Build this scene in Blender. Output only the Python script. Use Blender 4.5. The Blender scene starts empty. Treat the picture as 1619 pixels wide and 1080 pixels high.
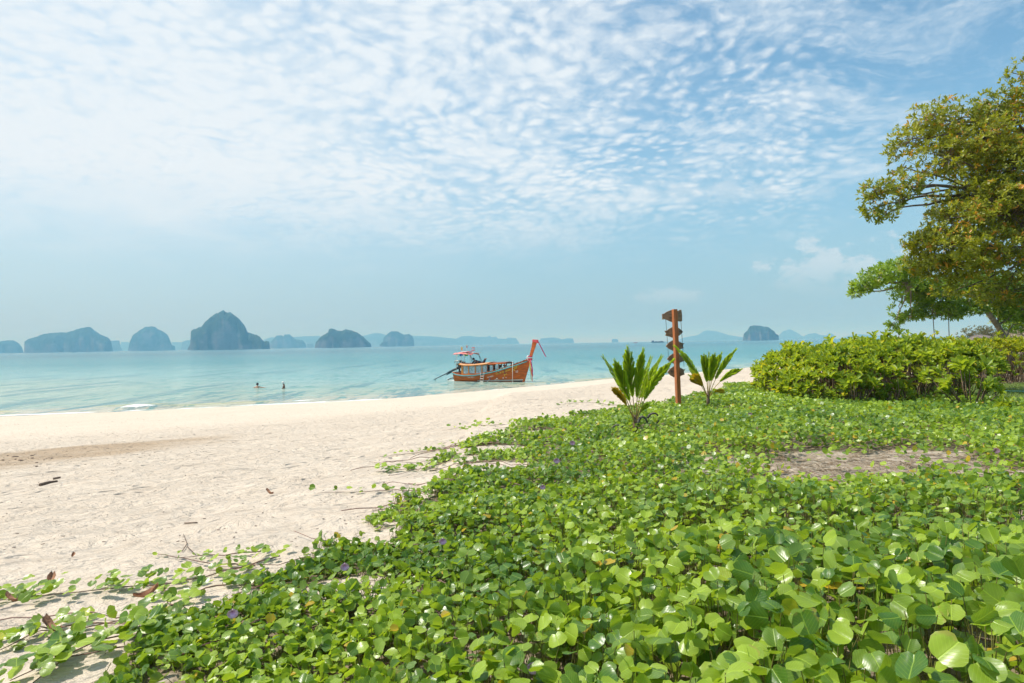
import bpy, bmesh, math, random
import numpy as np
from mathutils import Vector, Matrix, Quaternion
rng = np.random.default_rng(7); random.seed(7)
sc = bpy.context.scene; COL = sc.collection
R = math.radians
# ------------------------------------------------------------------ camera
CAMZ = 3.6; FPX = 1079.0; PITCH = R(0.2); ROLL = math.atan(0.0172)
fw = Vector((0, math.cos(PITCH), math.sin(PITCH)))
rt = Vector((math.cos(ROLL), 0, -math.sin(ROLL))); rt = (rt - fw*rt.dot(fw)).normalized()
up = rt.cross(fw).normalized()
cam = bpy.data.objects.new('camera', bpy.data.cameras.new('camera')); COL.objects.link(cam)
cam.data.lens = 24; cam.data.sensor_width = 36; cam.data.clip_start = .05; cam.data.clip_end = 90000
cam.matrix_world = Matrix((( rt.x, up.x, -fw.x, 0), (rt.y, up.y, -fw.y, 0), (rt.z, up.z, -fw.z, CAMZ), (0,0,0,1)))
sc.camera = cam
CAM = Vector((0, 0, CAMZ))
def ray(px, py): return (fw + rt*((px-809.5)/FPX) + up*((540-py)/FPX))
def at(px, py, Y):                       # the point of the place seen there at depth Y
    r = ray(px, py); return CAM + r*(Y/r.y)
def proj(P):
    P = np.asarray(P, float) - np.array(CAM)
    d = P @ np.array(fw); d = np.where(np.abs(d) < 1e-6, 1e-6, d)
    return 809.5 + FPX*(P @ np.array(rt))/d, 540 - FPX*(P @ np.array(up))/d, d
# ------------------------------------------------------------------ sun, sky, exposure
SUN_EL, SUN_AZ = R(58), R(172)           # azimuth counted from +X
S = Vector((math.cos(SUN_AZ)*math.cos(SUN_EL), math.sin(SUN_AZ)*math.cos(SUN_EL), math.sin(SUN_EL)))
sun = bpy.data.objects.new('sun', bpy.data.lights.new('sun', 'SUN')); COL.objects.link(sun)
sun.data.energy = 4.3; sun.data.angle = R(0.53); sun.data.color = (1, .955, .87)
sun.rotation_euler = (-S).to_track_quat('-Z', 'Y').to_euler()
w = bpy.data.worlds.new('World'); sc.world = w; w.use_nodes = True
w.cycles.sampling_method = 'MANUAL'; w.cycles.sample_map_resolution = 512

class G:                                  # small helper for node graphs
    def __init__(s, nt): s.nt = nt; s.N = nt.nodes; s.L = nt.links
    def put(s, sock, v):
        if isinstance(v, bpy.types.NodeSocket): s.L.new(v, sock)
        elif v is not None:
            if sock.type == 'RGBA' and len(v) == 3: v = (*v, 1)
            sock.default_value = v
    def n(s, t, ins=None, **kw):
        x = s.N.new(t)
        for k, v in kw.items(): setattr(x, k, v)
        for k, v in (ins or {}).items(): s.put(x.inputs[k], v)
        return x
    def m(s, op, a, b=None, c=None, clamp=False):
        x = s.N.new('ShaderNodeMath'); x.operation = op; x.use_clamp = clamp
        for i, v in enumerate((a, b, c)):
            if v is not None: s.put(x.inputs[i], v)
        return x.outputs[0]
    def ss(s, v, a, b):                   # smooth step
        x = s.N.new('ShaderNodeMapRange'); x.interpolation_type = 'SMOOTHSTEP'
        s.put(x.inputs[0], v); s.put(x.inputs[1], a); s.put(x.inputs[2], b); return x.outputs[0]
    def mix(s, f, a, b, bt='MIX'):
        x = s.N.new('ShaderNodeMix'); x.data_type = 'RGBA'; x.blend_type = bt
        s.put(x.inputs[0], f); s.put(x.inputs[6], a); s.put(x.inputs[7], b); return x.outputs[2]
    def noise(s, vec, scale, detail=3, rough=.5, dist=0, out=0):
        x = s.n('ShaderNodeTexNoise', {'Scale': scale, 'Detail': detail, 'Roughness': rough, 'Distortion': dist})
        if vec is not None: s.L.new(vec, x.inputs['Vector'])
        return x.outputs[out]
    def vor(s, vec, scale, feature='F1', out='Distance', **k):
        x = s.N.new('ShaderNodeTexVoronoi'); x.feature = feature; s.put(x.inputs['Scale'], scale)
        for kk, v in k.items(): s.put(x.inputs[kk], v)
        if vec is not None: s.L.new(vec, x.inputs['Vector'])
        return x.outputs[out]
    def vm(s, op, a, b=None):
        x = s.N.new('ShaderNodeVectorMath'); x.operation = op
        s.put(x.inputs[0], a)
        if b is not None:
            if op == 'SCALE': s.put(x.inputs[3], b)
            else: s.put(x.inputs[1], b)
        return x.outputs[1] if op in ('LENGTH', 'DOT_PRODUCT', 'DISTANCE') else x.outputs[0]
    def map(s, vec, scale=(1,1,1), rot=(0,0,0), loc=(0,0,0)):
        x = s.n('ShaderNodeMapping'); s.L.new(vec, x.inputs[0])
        x.inputs[1].default_value = loc; x.inputs[2].default_value = rot; x.inputs[3].default_value = scale
        return x.outputs[0]

g = G(w.node_tree); bg = g.N['Background']; SKY = 0.105
sky = g.n('ShaderNodeTexSky', sky_type='NISHITA', sun_disc=False, sun_elevation=SUN_EL,
          sun_rotation=math.pi/2 - SUN_AZ, air_density=1.0, dust_density=1.6, ozone_density=1.2)
co = g.n('ShaderNodeTexCoord').outputs['Generated']
d_ = g.vm('NORMALIZE', co)
sx = g.n('ShaderNodeSeparateXYZ', {0: d_}); X, Y, Z = sx.outputs
Zp = g.m('MAXIMUM', Z, 0.0); Zd = g.m('ADD', Zp, 0.20)
P = g.n('ShaderNodeCombineXYZ', {0: g.m('DIVIDE', X, Zd), 1: g.m('DIVIDE', Y, Zd), 2: 0.0}).outputs[0]
warp = g.vm('SCALE', g.vm('SUBTRACT', g.noise(P, 2.0, 2, .5, 0, 1), (.5,.5,.5)), .22)
warp2 = g.vm('SCALE', g.vm('SUBTRACT', g.noise(P, 16, 2, .5, 0, 1), (.5,.5,.5)), .04)
PW = g.vm('ADD', g.vm('ADD', P, warp), warp2)
PR = g.map(PW, (1.0, 1.05, 1), (0, 0, R(-12)))
cell = g.vor(PR, 24, 'SMOOTH_F1', Smoothness=.6, Randomness=.9)
cell2 = g.vor(PR, 17, 'SMOOTH_F1', Smoothness=.6, Randomness=1.0)
cell = g.m('ADD', g.m('MULTIPLY', cell, g.ss(g.noise(P, 2.6, 2, .5), .3, .6)), g.m('MULTIPLY', cell2, g.m('SUBTRACT', 1, g.ss(g.noise(P, 2.6, 2, .5), .3, .6))))
fine = g.noise(PW, 38, 6, .62)
big = g.noise(P, 1.15, 4, .55)
mid = g.noise(P, 3.6, 5, .6, .4)
puff = g.m('ADD', g.m('MULTIPLY', g.m('SUBTRACT', .50, cell), 1.7), g.m('MULTIPLY', g.m('SUBTRACT', fine, .5), 1.0))
# how far to the left / towards the sun side of the sky (smooth all the way round)
left = g.vm('DOT_PRODUCT', d_, (-.93, .36, 0))
cov = g.m('ADD', g.m('MULTIPLY', left, 1.05), g.m('ADD', g.m('MULTIPLY', g.m('SUBTRACT', big, .5), 2.0), g.m('MULTIPLY', g.m('SUBTRACT', mid, .5), 1.1)))
elev = g.ss(g.m('ADD', Z, g.m('MULTIPLY', g.m('SUBTRACT', mid, .5), .10)), .10, .25)
fade_r = g.ss(g.m('ADD', left, g.m('MULTIPLY', g.m('SUBTRACT', mid, .5), .5)), -.30, .12)
a1 = g.ss(g.m('ADD', puff, g.m('MULTIPLY', cov, .95)), -.38, .92)
a1 = g.m('MULTIPLY', g.m('MULTIPLY', a1, elev), g.m('MULTIPLY', fade_r, .93))
# thin veil: strongest towards the left, fading down to the horizon haze
veil = g.m('MULTIPLY', g.ss(left, -.10, .85), g.ss(g.noise(P, 1.6, 5, .6, .8), .12, .72))
veil = g.m('MULTIPLY', veil, g.ss(Z, .02, .30))
veil = g.m('ADD', g.m('MULTIPLY', veil, .62), g.m('MULTIPLY', g.ss(left, .15, 1.0), .34))
# wisps on the right side
PC = g.map(PW, (1.0, 1.9, 1), (0, 0, R(24)))
wis = g.m('MULTIPLY', g.ss(g.m('ADD', g.noise(PC, 1.5, 9, .64, 1.1), g.m('MULTIPLY', g.m('SUBTRACT', fine, .5), .22)), .44, .76), g.ss(Z, .15, .30))
wis = g.m('MULTIPLY', wis, .78)
# low clouds far out over the sea
Yp = g.m('MAXIMUM', Y, .05); U = g.m('DIVIDE', X, Yp); V = g.m('DIVIDE', Z, Yp); front = g.ss(Y, .1, .3)
lump = g.noise(g.map(d_, (1, 1, 1.5)), 26, 7, .6)
def low(u, v, ru, rv, k, lo, hi, soft_base=False):
    du = g.m('DIVIDE', g.m('SUBTRACT', U, u), ru); dv = g.m('DIVIDE', g.m('SUBTRACT', V, v), rv)
    e = g.m('SUBTRACT', 1, g.m('ADD', g.m('MULTIPLY', du, du), g.m('MULTIPLY', dv, dv)))
    q = g.ss(g.m('ADD', e, g.m('MULTIPLY', g.m('SUBTRACT', lump, .5), k)), lo, hi)
    if soft_base: q = g.m('MULTIPLY', q, g.ss(dv, -1.0, .5))
    return g.m('MULTIPLY', q, front)
c1 = g.m('MULTIPLY', low(.50, .100, .125, .045, 6, -.05, .75, True), .62)
c2 = g.m('MULTIPLY', low(.33, .213, .15, .020, 5, -.3, 1.0, True), .48)
c3 = g.m('MULTIPLY', low(.235, .063, .05, .014, 5, -.2, 1.0, True), .30)
c4 = g.m('MULTIPLY', low(.03, .155, .12, .020, 5, -.2, 1.2), .25)
cs = g.m('MAXIMUM', g.m('MAXIMUM', c1, c2), g.m('MAXIMUM', c3, c4))
skyc = g.mix(1.0, sky.outputs[0], (1.05, 1.42, 1.40), 'MULTIPLY')
k = 1/SKY
hz = g.m('MULTIPLY', g.m('SUBTRACT', 1, g.ss(Z, -.02, .34)), .80)   # pale air low down
skyc = g.mix(hz, skyc, (.275*k, .435*k, .59*k))
c = g.mix(veil, skyc, (.62*k, .715*k, .785*k))
c = g.mix(wis, c, (.62*k, .72*k, .80*k))
c = g.mix(cs, c, (.60*k, .69*k, .765*k))
c = g.mix(a1, c, (.72*k, .785*k, .835*k))
g.L.new(c, bg.inputs[0]); bg.inputs[1].default_value = SKY
vs = sc.view_settings; vs.view_transform = 'Standard'; vs.look = 'None'; vs.gamma = 1; vs.use_curve_mapping = False
vs.exposure = 0.25
cy = sc.cycles; cy.max_bounces = 6; cy.diffuse_bounces = 3; cy.glossy_bounces = 2; cy.transmission_bounces = 4
cy.transparent_max_bounces = 8; cy.volume_bounces = 0; cy.caustics_reflective = False; cy.caustics_refractive = False
cy.use_denoising = True; cy.use_adaptive_sampling = True; cy.adaptive_threshold = .02

# ------------------------------------------------------------------ numpy noise
def vnoise(x, y, seed=0):
    x = np.asarray(x, float); y = np.asarray(y, float)
    xi = np.floor(x).astype(np.int64); yi = np.floor(y).astype(np.int64); fx = x-xi; fy = y-yi
    def h(a, b):
        n = (a*374761393 + b*668265263 + seed*974634777) & 0xffffffff
        n = ((n ^ (n >> 13))*1274126177) & 0xffffffff
        return ((n ^ (n >> 16)) & 0xffff)/65535.0
    ux = fx*fx*(3-2*fx); uy = fy*fy*(3-2*fy)
    return (h(xi,yi)*(1-ux)+h(xi+1,yi)*ux)*(1-uy) + (h(xi,yi+1)*(1-ux)+h(xi+1,yi+1)*ux)*uy
def fbm(x, y, oct=4, seed=0):
    a = 0; amp = .5; t = 0
    for i in range(oct):
        a = a + amp*vnoise(np.asarray(x)*2**i, np.asarray(y)*2**i, seed+i*17); t += amp; amp *= .5
    return a/t - .5
def sst(v, a, b):
    t = np.clip((np.asarray(v, float)-a)/(b-a), 0, 1); return t*t*(3-2*t)

# ------------------------------------------------------------------ terrain function
SHX = np.array([-400,-100,-60,-30,-20,-8.8,-3.9,3.2,8.3,15.5,29.5,60,120,400.])
SHY = np.array([ 18, 31.5,35, 38.2,41.2,45.4, 50.3,57.5,64,70,84,120,190,500.])
VGX = np.array([-400,-40,-3,-1.6,-.9,-.7,-.1,1.5,2.5,4.5,7.8,12,25,60,120,400.])
VGY = np.array([-250,-25,-.5,3.6,5.4,8,12,13.4,14.4,17.5,22.3,29,50,90,150,420.])
def shoreY(x): return np.interp(x, SHX, SHY) + .5*fbm(np.asarray(x)*.09, 0*np.asarray(x), 2, 5)
def H(x, y):
    x = np.asarray(x, float); y = np.asarray(y, float)
    ys = shoreY(x); yv = np.interp(x, VGX, VGY)
    t = (ys-y)/(ys-yv)
    g_ = np.interp(t, [-50,-3,-.6,-.12,0,.06,.14,.26,.36,.5,.75,.93,1.03,40], [-3.2,-3.0,-1.0,-.16,0,.11,.20,.255,.36,.52,.79,.955,1,1.0])
    z = 2.3*g_
    t0 = sst(t, .02, .2)
    z = z + fbm(x*.35, y*.35, 3, 1)*.14*sst(t, .25, .9) + fbm(x*1.3, y*1.3, 3, 3)*.07*sst(t, .3, .7)
    z = z + fbm(x*3.5, y*3.5, 2, 9)*.035*sst(t, .3, .5)
    # mound the foreground vines grow over
    z = z + .17*np.exp(-(((x-1.9)/1.7)**2 + ((y-2.1)/1.35)**2))
    # bank at the right edge
    z = z + 2.3*sst(x-y*.60, 4.5, 14)*sst(y, 33, 48)*sst(t, .2, .9)
    return z
def ground(px, py, dz=0.0):
    r = ray(px, py); T = np.geomspace(.8, 400, 4000)
    X_ = r.x*T; Y_ = r.y*T; Z_ = CAMZ + r.z*T
    hh = H(X_, Y_)+dz; i = int(np.argmax(Z_ < hh))
    return Vector((X_[i], Y_[i], hh[i]))
XVY = np.array([-5,0,2.2,2.75,3.2,4.1,5,6.3,8,9,12.1,13,14.1,17,22.3,30.])
XVX = np.array([-2.4,-2.3,-1.98,-1.92,-1.85,-1.75,-1.15,-.76,-.80,-.60,.1,1.1,2.5,4.5,7.9,13.])
HOLES = [(3.5,6.9,1.5,1.05,1.15),(2.6,6.1,.5,.3,.7),(3.9,4.9,.5,.25,.9),(-.25,8.5,.50,.30,1.3),(.35,10.3,.7,.35,1.1),(-.25,7.4,.42,.28,1.1),
         (-.9,3.75,.35,.2,.8),(.1,9.3,.4,.22,.9),(1.2,12.3,.6,.2,.9),(1.8,3.3,.15,.10,.6),(-.1,2.75,.18,.1,.6)]
def veg(x, y):                            # 0..1 how densely the beach vine grows
    x = np.asarray(x, float); y = np.asarray(y, float)
    e = x - np.interp(y, XVY, XVX) + fbm(x*1.1, y*1.1, 3, 21)*1.0
    m = sst(e, -.05, .25)
    n = fbm(x*2.3, y*1.9, 3, 33)
    m = m*np.clip(1.0 - sst(-n, .10, .24)*(1-sst(e, .2, 1.6)*.88), 0, 1)
    for hx, hy, rx, ry, k_ in HOLES:
        q = ((x-hx)/rx)**2 + ((y-hy)/ry)**2 + fbm(x*2.1, y*2.4, 4, 44)*(2.6 if rx > 1 else 1.1)
        m = m*(1 - min(k_, .93)*(1-sst(q, .55, 1.25)))
    m = m*(1 - sst(x, 9.2, 9.6)*sst(y, 11.0, 11.5))     # lawn
    m = m*(1 - sst(x-(y-15)*.1, 6.1, 6.6)*sst(y, 14.6, 15.2))     # under the hedges
    return m*sst(y, -3, -2.5)

# ------------------------------------------------------------------ mesh helpers
def mesh_np(name, V_, F_, uv=None, tint=None, smooth=True):
    me = bpy.data.meshes.new(name); k_ = F_.shape[1]
    me.vertices.add(len(V_)); me.vertices.foreach_set('co', np.ascontiguousarray(V_, np.float32).ravel())
    me.loops.add(F_.size); me.loops.foreach_set('vertex_index', F_.astype(np.int32).ravel())
    me.polygons.add(len(F_)); me.polygons.foreach_set('loop_start', np.arange(0, F_.size, k_, dtype=np.int32))
    me.update(calc_edges=True)
    if smooth: me.polygons.foreach_set('use_smooth', np.ones(len(F_), bool))
    if uv is not None:
        l = me.uv_layers.new(name='UVMap'); l.data.foreach_set('uv', uv[F_.ravel()].astype(np.float32).ravel())
    if tint is not None:
        for nm, arr in (tint.items() if isinstance(tint, dict) else {'tint': tint}.items()):
            a = me.attributes.new(nm, 'FLOAT', 'POINT'); a.data.foreach_set('value', np.asarray(arr, np.float32))
    return me
def link(name, me, m=None, parent=None, **props):
    o = bpy.data.objects.new(name, me); COL.objects.link(o)
    if m is not None: me.materials.clear(); me.materials.append(m)
    if parent is not None: o.parent = parent
    for k_, v in props.items(): o[k_] = v
    return o
def thing(name, label, cat, loc=(0,0,0), rz=0, group=None):
    o = bpy.data.objects.new(name, None); COL.objects.link(o); o.location = loc; o.rotation_euler = (0,0,rz)
    o['label'] = label; o['category'] = cat
    if group: o['group'] = group
    o.empty_display_size = .2
    return o
class MB:
    def __init__(s): s.v = []; s.f = []
    def box(s, c, size, M=None, taper=1.0):
        i = len(s.v); hx, hy, hz = (q/2 for q in size)
        for dz in (-1, 1):
            t = 1 if dz < 0 else taper
            for dx, dy in ((-1,-1),(1,-1),(1,1),(-1,1)):
                p = Vector((dx*hx*t, dy*hy*t, dz*hz))
                if M is not None: p = M @ p
                s.v.append(Vector(c)+p)
        s.f += [(i,i+3,i+2,i+1),(i+4,i+5,i+6,i+7)] + [(i+a,i+(a+1)%4,i+4+(a+1)%4,i+4+a) for a in range(4)]
        return s
    def bar(s, a, b, wd, th, upv=(0,0,1)):
        a = Vector(a); b = Vector(b); z = (b-a); L_ = z.length; z.normalize()
        x = Vector(upv).cross(z)
        if x.length < 1e-3: x = Vector((1,0,0))
        x.normalize(); y = z.cross(x); M = Matrix((x, y, z)).transposed()
        return s.box((a+b)/2, (wd, th, L_), M)
    def tube(s, pts, rad, sides=6, cap=True):
        pts = [Vector(p) for p in pts]; n = len(pts)
        if not hasattr(rad, '__len__'): rad = [rad]*n
        i0 = len(s.v); pu = None
        for i, p in enumerate(pts):
            t = (pts[min(i+1, n-1)] - pts[max(i-1, 0)])
            if t.length < 1e-9: t = Vector((0,0,1))
            t.normalize()
            if pu is None: pu = t.cross(Vector((0,0,1)) if abs(t.z) < .9 else Vector((1,0,0))).normalized()
            pu = (pu - t*pu.dot(t))
            pu = pu.normalized() if pu.length > 1e-6 else t.orthogonal().normalized()
            q = t.cross(pu)
            for j in range(sides):
                a = 2*math.pi*j/sides; s.v.append(p + (pu*math.cos(a) + q*math.sin(a))*rad[i])
        for i in range(n-1):
            for j in range(sides):
                a = i0+i*sides+j; b = i0+i*sides+(j+1) % sides; s.f.append((a, b, b+sides, a+sides))
        if cap:
            s.f.append(tuple(i0+j for j in range(sides))[::-1]); s.f.append(tuple(i0+(n-1)*sides+j for j in range(sides)))
        return s
    def lathe(s, c, prof, sides=12, axis=None):
        i0 = len(s.v); c = Vector(c)
        for r_, z in prof:
            for j in range(sides):
                a = 2*math.pi*j/sides; p = Vector((r_*math.cos(a), r_*math.sin(a), z))
                if axis is not None: p = axis @ p
                s.v.append(c+p)
        for i in range(len(prof)-1):
            for j in range(sides):
                a = i0+i*sides+j; b = i0+i*sides+(j+1) % sides; s.f.append((a, b, b+sides, a+sides))
        return s
    def prism(s, outline, y0, y1, M=None):       # outline in x,z, extruded along y
        i = len(s.v); n = len(outline)
        for yy in (y0, y1):
            for x, z in outline:
                p = Vector((x, yy, z)); s.v.append(M @ p if M is not None else p)
        s.f += [tuple(range(i, i+n)), tuple(range(i+2*n-1, i+n-1, -1))] + [(i+a, i+n+a, i+n+(a+1) % n, i+(a+1) % n) for a in range(n)]
        return s
    def blob(s, c, size, seed=0, amp=.25, n=12, mrow=8):
        i0 = len(s.v); c = Vector(c)
        for i in range(mrow+1):
            th = math.pi*i/mrow
            for j in range(n):
                ph = 2*math.pi*j/n; d = Vector((math.sin(th)*math.cos(ph), math.sin(th)*math.sin(ph), math.cos(th)))
                k_ = 1 + amp*float(fbm(d.x*1.7+seed*3.1+d.z, d.y*1.7+d.z*1.3+seed, 3, seed))*2
                s.v.append(c + Vector((d.x*size[0], d.y*size[1], d.z*size[2]))*k_)
        for i in range(mrow):
            for j in range(n):
                a = i0+i*n+j; b = i0+i*n+(j+1) % n; s.f.append((a, a+n, b+n, b))
        return s
    def build(s, name, m, parent=None, smooth=False, bevel=0, **props):
        me = bpy.data.meshes.new(name); me.from_pydata([tuple(v) for v in s.v], [], s.f); me.update()
        if smooth: me.polygons.foreach_set('use_smooth', np.ones(len(me.polygons), bool))
        o = link(name, me, m, parent, **props)
        if bevel: b = o.modifiers.new('bevel', 'BEVEL'); b.width = bevel; b.segments = 2; b.limit_method = 'ANGLE'
        return o

# ------------------------------------------------------------------ materials
def newmat(name):
    m = bpy.data.materials.new(name); m.use_nodes = True; gg = G(m.node_tree); return m, gg, gg.N['Principled BSDF'], gg.N['Material Output']
def mat(name, col, rough=.6, var=.15, scale=8, bump=.2, metal=0, spec=.5, grain=None, coat=0, bscale=None):
    m, q, b, out = newmat(name)
    tc = q.n('ShaderNodeTexCoord').outputs['Object']
    v = q.map(tc, grain) if grain else tc
    n = q.noise(v, scale, 5, .6)
    lo = tuple(max(0, x*(1-var)) for x in col); hi = tuple(min(1, x*(1+var)) for x in col)
    q.put(b.inputs['Base Color'], q.mix(q.ss(n, .3, .7), lo, hi))
    b.inputs['Roughness'].default_value = rough; b.inputs['Metallic'].default_value = metal
    b.inputs['Specular IOR Level'].default_value = spec; b.inputs['Coat Weight'].default_value = coat
    if bump:
        bn = q.n('ShaderNodeBump', {'Strength': bump, 'Distance': .02, 'Height': q.noise(v, bscale or scale*4, 4, .6)})
        q.put(b.inputs['Normal'], bn.outputs[0])
    return m
def leafmat(name, dark, light, yellow, back, rough=.42, trans=.38, tcol=None, veins=True, spec=.45, yamt=.92, obj=False):
    m, q, b, out = newmat(name)
    if obj: t = q.n('ShaderNodeObjectInfo').outputs['Random']
    else: t = q.n('ShaderNodeAttribute', attribute_name='tint').outputs['Fac']
    uv = q.n('ShaderNodeTexCoord').outputs['UV']; su = q.n('ShaderNodeSeparateXYZ', {0: uv})
    geo = q.n('ShaderNodeNewGeometry')
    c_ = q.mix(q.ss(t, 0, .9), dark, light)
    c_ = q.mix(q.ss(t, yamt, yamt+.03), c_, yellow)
    pn = q.noise(geo.outputs['Position'], 30, 3, .6)
    c_ = q.mix(q.m('MULTIPLY', q.ss(pn, .45, .8), .35), c_, tuple(x*.6 for x in light))
    if veins:
        au = q.m('ABSOLUTE', q.m('SUBTRACT', su.outputs[0], .5))
        mid_ = q.m('SUBTRACT', 1, q.ss(au, .0, .035))
        vv = q.m('SINE', q.m('MULTIPLY', q.m('SUBTRACT', su.outputs[1], q.m('MULTIPLY', au, .9)), 46))
        vn = q.m('MAXIMUM', mid_, q.m('MULTIPLY', q.ss(vv, .90, 1.0), .45))
        c_ = q.mix(q.m('MULTIPLY', vn, .40), c_, tuple(min(1, x*1.9+.03) for x in light))
        bn = q.n('ShaderNodeBump', {'Strength': .35, 'Distance': .004, 'Height': q.m('SUBTRACT', q.m('MULTIPLY', pn, .4), vn)})
        q.put(b.inputs['Normal'], bn.outputs[0])
    sp_ = q.noise(geo.outputs['Position'], 75, 2, .5)
    if veins:
        rim_ = q.m('POWER', q.m('ADD', q.m('POWER', q.m('SUBTRACT', su.outputs[0], .5), 2), q.m('POWER', q.m('SUBTRACT', su.outputs[1], .5), 2)), .5)
        age = q.ss(q.m('ADD', rim_, q.m('MULTIPLY', q.m('SUBTRACT', q.noise(geo.outputs['Position'], 9, 3, .6), .62), 1.6)), .44, .56)
        c_ = q.mix(q.m('MULTIPLY', age, .6), c_, (.34,.26,.07))
    c_ = q.mix(q.m('MULTIPLY', q.ss(sp_, .70, .76), .65), c_, (.20,.13,.05))
    c2 = q.mix(geo.outputs['Backfacing'], c_, q.mix(.5, c_, back))
    q.put(b.inputs['Base Color'], c2); b.inputs['Roughness'].default_value = rough; b.inputs['Specular IOR Level'].default_value = spec
    tr = q.n('ShaderNodeBsdfTranslucent', {'Color': q.mix(.5, q.mix(1, c_, (2.0, 2.0, .9), 'MULTIPLY'), tcol or (light[0]*1.6, light[1]*1.5, light[2]*.8))})
    ms = q.n('ShaderNodeMixShader', {0: trans, 1: b.outputs[0], 2: tr.outputs[0]})
    q.L.new(ms.outputs[0], out.inputs[0]); return m

M = {}
M['vine'] = leafmat('vine_leaf_green', (.052,.140,.020), (.320,.440,.038), (.50,.33,.025), (.17,.27,.08), rough=.31, trans=.34)
M['vine_obj'] = leafmat('vine_leaf_near', (.052,.140,.020), (.310,.430,.038), (.50,.33,.025), (.17,.27,.08), rough=.31, trans=.34, obj=True, yamt=.985)
M['hedge'] = leafmat('hedge_leaf', (.075,.175,.015), (.41,.49,.04), (.62,.50,.04), (.14,.25,.07), rough=.38, trans=.40, yamt=.93)
M['hedge_y'] = leafmat('yellow_hedge_leaf', (.13,.23,.02), (.42,.46,.035), (.70,.56,.04), (.25,.32,.06), rough=.42, trans=.42, yamt=.90)
M['tree'] = leafmat('tree_leaf', (.055,.115,.012), (.34,.35,.020), (.55,.25,.03), (.09,.14,.04), rough=.42, trans=.36, veins=False, yamt=.94)
M['tree2'] = leafmat('green_tree_leaf', (.045,.12,.014), (.24,.36,.028), (.42,.36,.03), (.09,.16,.04), rough=.42, trans=.36, veins=False, yamt=.97)
M['dryshrub'] = leafmat('dry_shrub_leaf', (.13,.13,.07), (.27,.26,.14), (.35,.25,.12), (.2,.2,.14), rough=.7, trans=.2, veins=False)
M['palm'] = leafmat('palm_leaf', (.15,.26,.018), (.52,.64,.06), (.62,.60,.06), (.25,.36,.05), rough=.32, trans=.55, veins=False, yamt=.94)
M['palm_y'] = leafmat('yellow_palm_leaf', (.55,.42,.03), (.70,.56,.04), (.6,.5,.06), (.4,.3,.05), rough=.45, trans=.35, veins=False)
M['deadpalm'] = mat('dead_frond', (.10,.085,.075), .7, .5, 30, .4)
M['vstem'] = mat('vine_stem', (.17,.085,.06), .6, .4, 20, .2)
M['petiole'] = mat('vine_petiole', (.20,.19,.05), .5, .5, 9, .1)
M['pstem'] = mat('palm_stem', (.30,.22,.05), .5, .45, 14, .2)
M['pbase'] = mat('palm_base', (.15,.10,.06), .8, .4, 30, .5)
M['flower'] = mat('purple_flower', (.95,.50,.82), .5, .25, 60, 0)
M['litter'] = mat('dry_litter', (.24,.17,.105), .85, .5, 14, .3)
M['deadleaf'] = mat('dead_leaf', (.30,.14,.07), .7, .4, 20, .5)
M['stick'] = mat('driftwood_stick', (.16,.11,.08), .8, .4, 30, .5)
M['hstem'] = mat('hedge_stem', (.17,.115,.07), .8, .45, 14, .4)
M['bark'] = mat('tree_bark', (.15,.115,.085), .85, .45, 9, .8, grain=(1,1,.4))
M['bark_w'] = mat('pale_bark', (.30,.24,.19), .85, .4, 9, .8, grain=(1,1,.4))
M['post'] = mat('orange_stained_post', (.40,.125,.035), .55, .3, 9, .35, grain=(6,6,.6))
M['fish'] = mat('weathered_board', (.30,.205,.13), .75, .4, 10, .5, grain=(.7,5,5))
M['rope'] = mat('dark_rope', (.06,.055,.05), .8, .3, 60, .3)
M['hull'] = mat('varnished_hull', (.50,.105,.012), .5, .30, 2.2, .12, grain=(.5,3,5), spec=.3)
M['keel'] = mat('dark_keel_paint', (.075,.035,.03), .6, .3, 4, .2)
M['hullw'] = mat('orange_cabin_wood', (.58,.215,.040), .4, .25, 4, .15, grain=(.6,4,4))
M['woodd'] = mat('dark_cabin_wood', (.22,.065,.025), .5, .3, 4, .2, grain=(.6,4,4))
M['teal'] = mat('teal_paint', (.045,.27,.29), .45, .2, 5, .1)
M['white'] = mat('white_paint', (.75,.73,.68), .5, .08, 5, .05)
M['yellowp'] = mat('yellow_paint', (.75,.45,.04), .5, .1, 5, .05)
M['tealt'] = mat('pale_teal_lettering', (.35,.80,.80), .5, .2, 5, 0)
M['red'] = mat('red_cloth', (.62,.07,.075), .8, .2, 6, .3)
M['pinkc'] = mat('faded_red_canvas', (.72,.22,.20), .8, .3, 3, .3)
M['magenta'] = mat('magenta_ribbon', (.50,.02,.11), .6, .25, 9, .2)
M['blue'] = mat('blue_plastic', (.03,.13,.42), .5, .15, 6, .1)
M['green'] = mat('green_plastic', (.06,.30,.08), .5, .15, 6, .1)
M['engine'] = mat('dark_engine_metal', (.05,.045,.042), .5, .5, 12, .5, metal=.3)
M['shaft'] = mat('shaft_metal', (.035,.055,.065), .45, .3, 8, .2, metal=.3)
M['steel'] = mat('ladder_metal', (.55,.53,.50), .4, .2, 10, .1, metal=.5)
M['glass'] = mat('cabin_curtain_glass', (.36,.46,.50), .22, .35, 5, .1)
M['skin'] = mat('skin', (.50,.27,.18), .5, .08, 10, .05)
M['skind'] = mat('tanned_skin', (.27,.13,.08), .5, .08, 10, .05)
M['hair'] = mat('black_hair', (.015,.012,.012), .5, .2, 40, .3)
M['cloth'] = mat('dark_clothes', (.035,.045,.075), .8, .3, 14, .3)
M['shorts'] = mat('red_shorts', (.35,.06,.05), .8, .2, 14, .2)
M['rock'] = mat('dark_rock', (.16,.13,.115), .85, .5, 2.5, .9, bscale=7)
M['bin'] = mat('dark_green_bin', (.012,.045,.05), .4, .2, 5, .05)
M['hose'] = mat('teal_hose', (.25,.60,.50), .4, .1, 5, 0)
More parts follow.
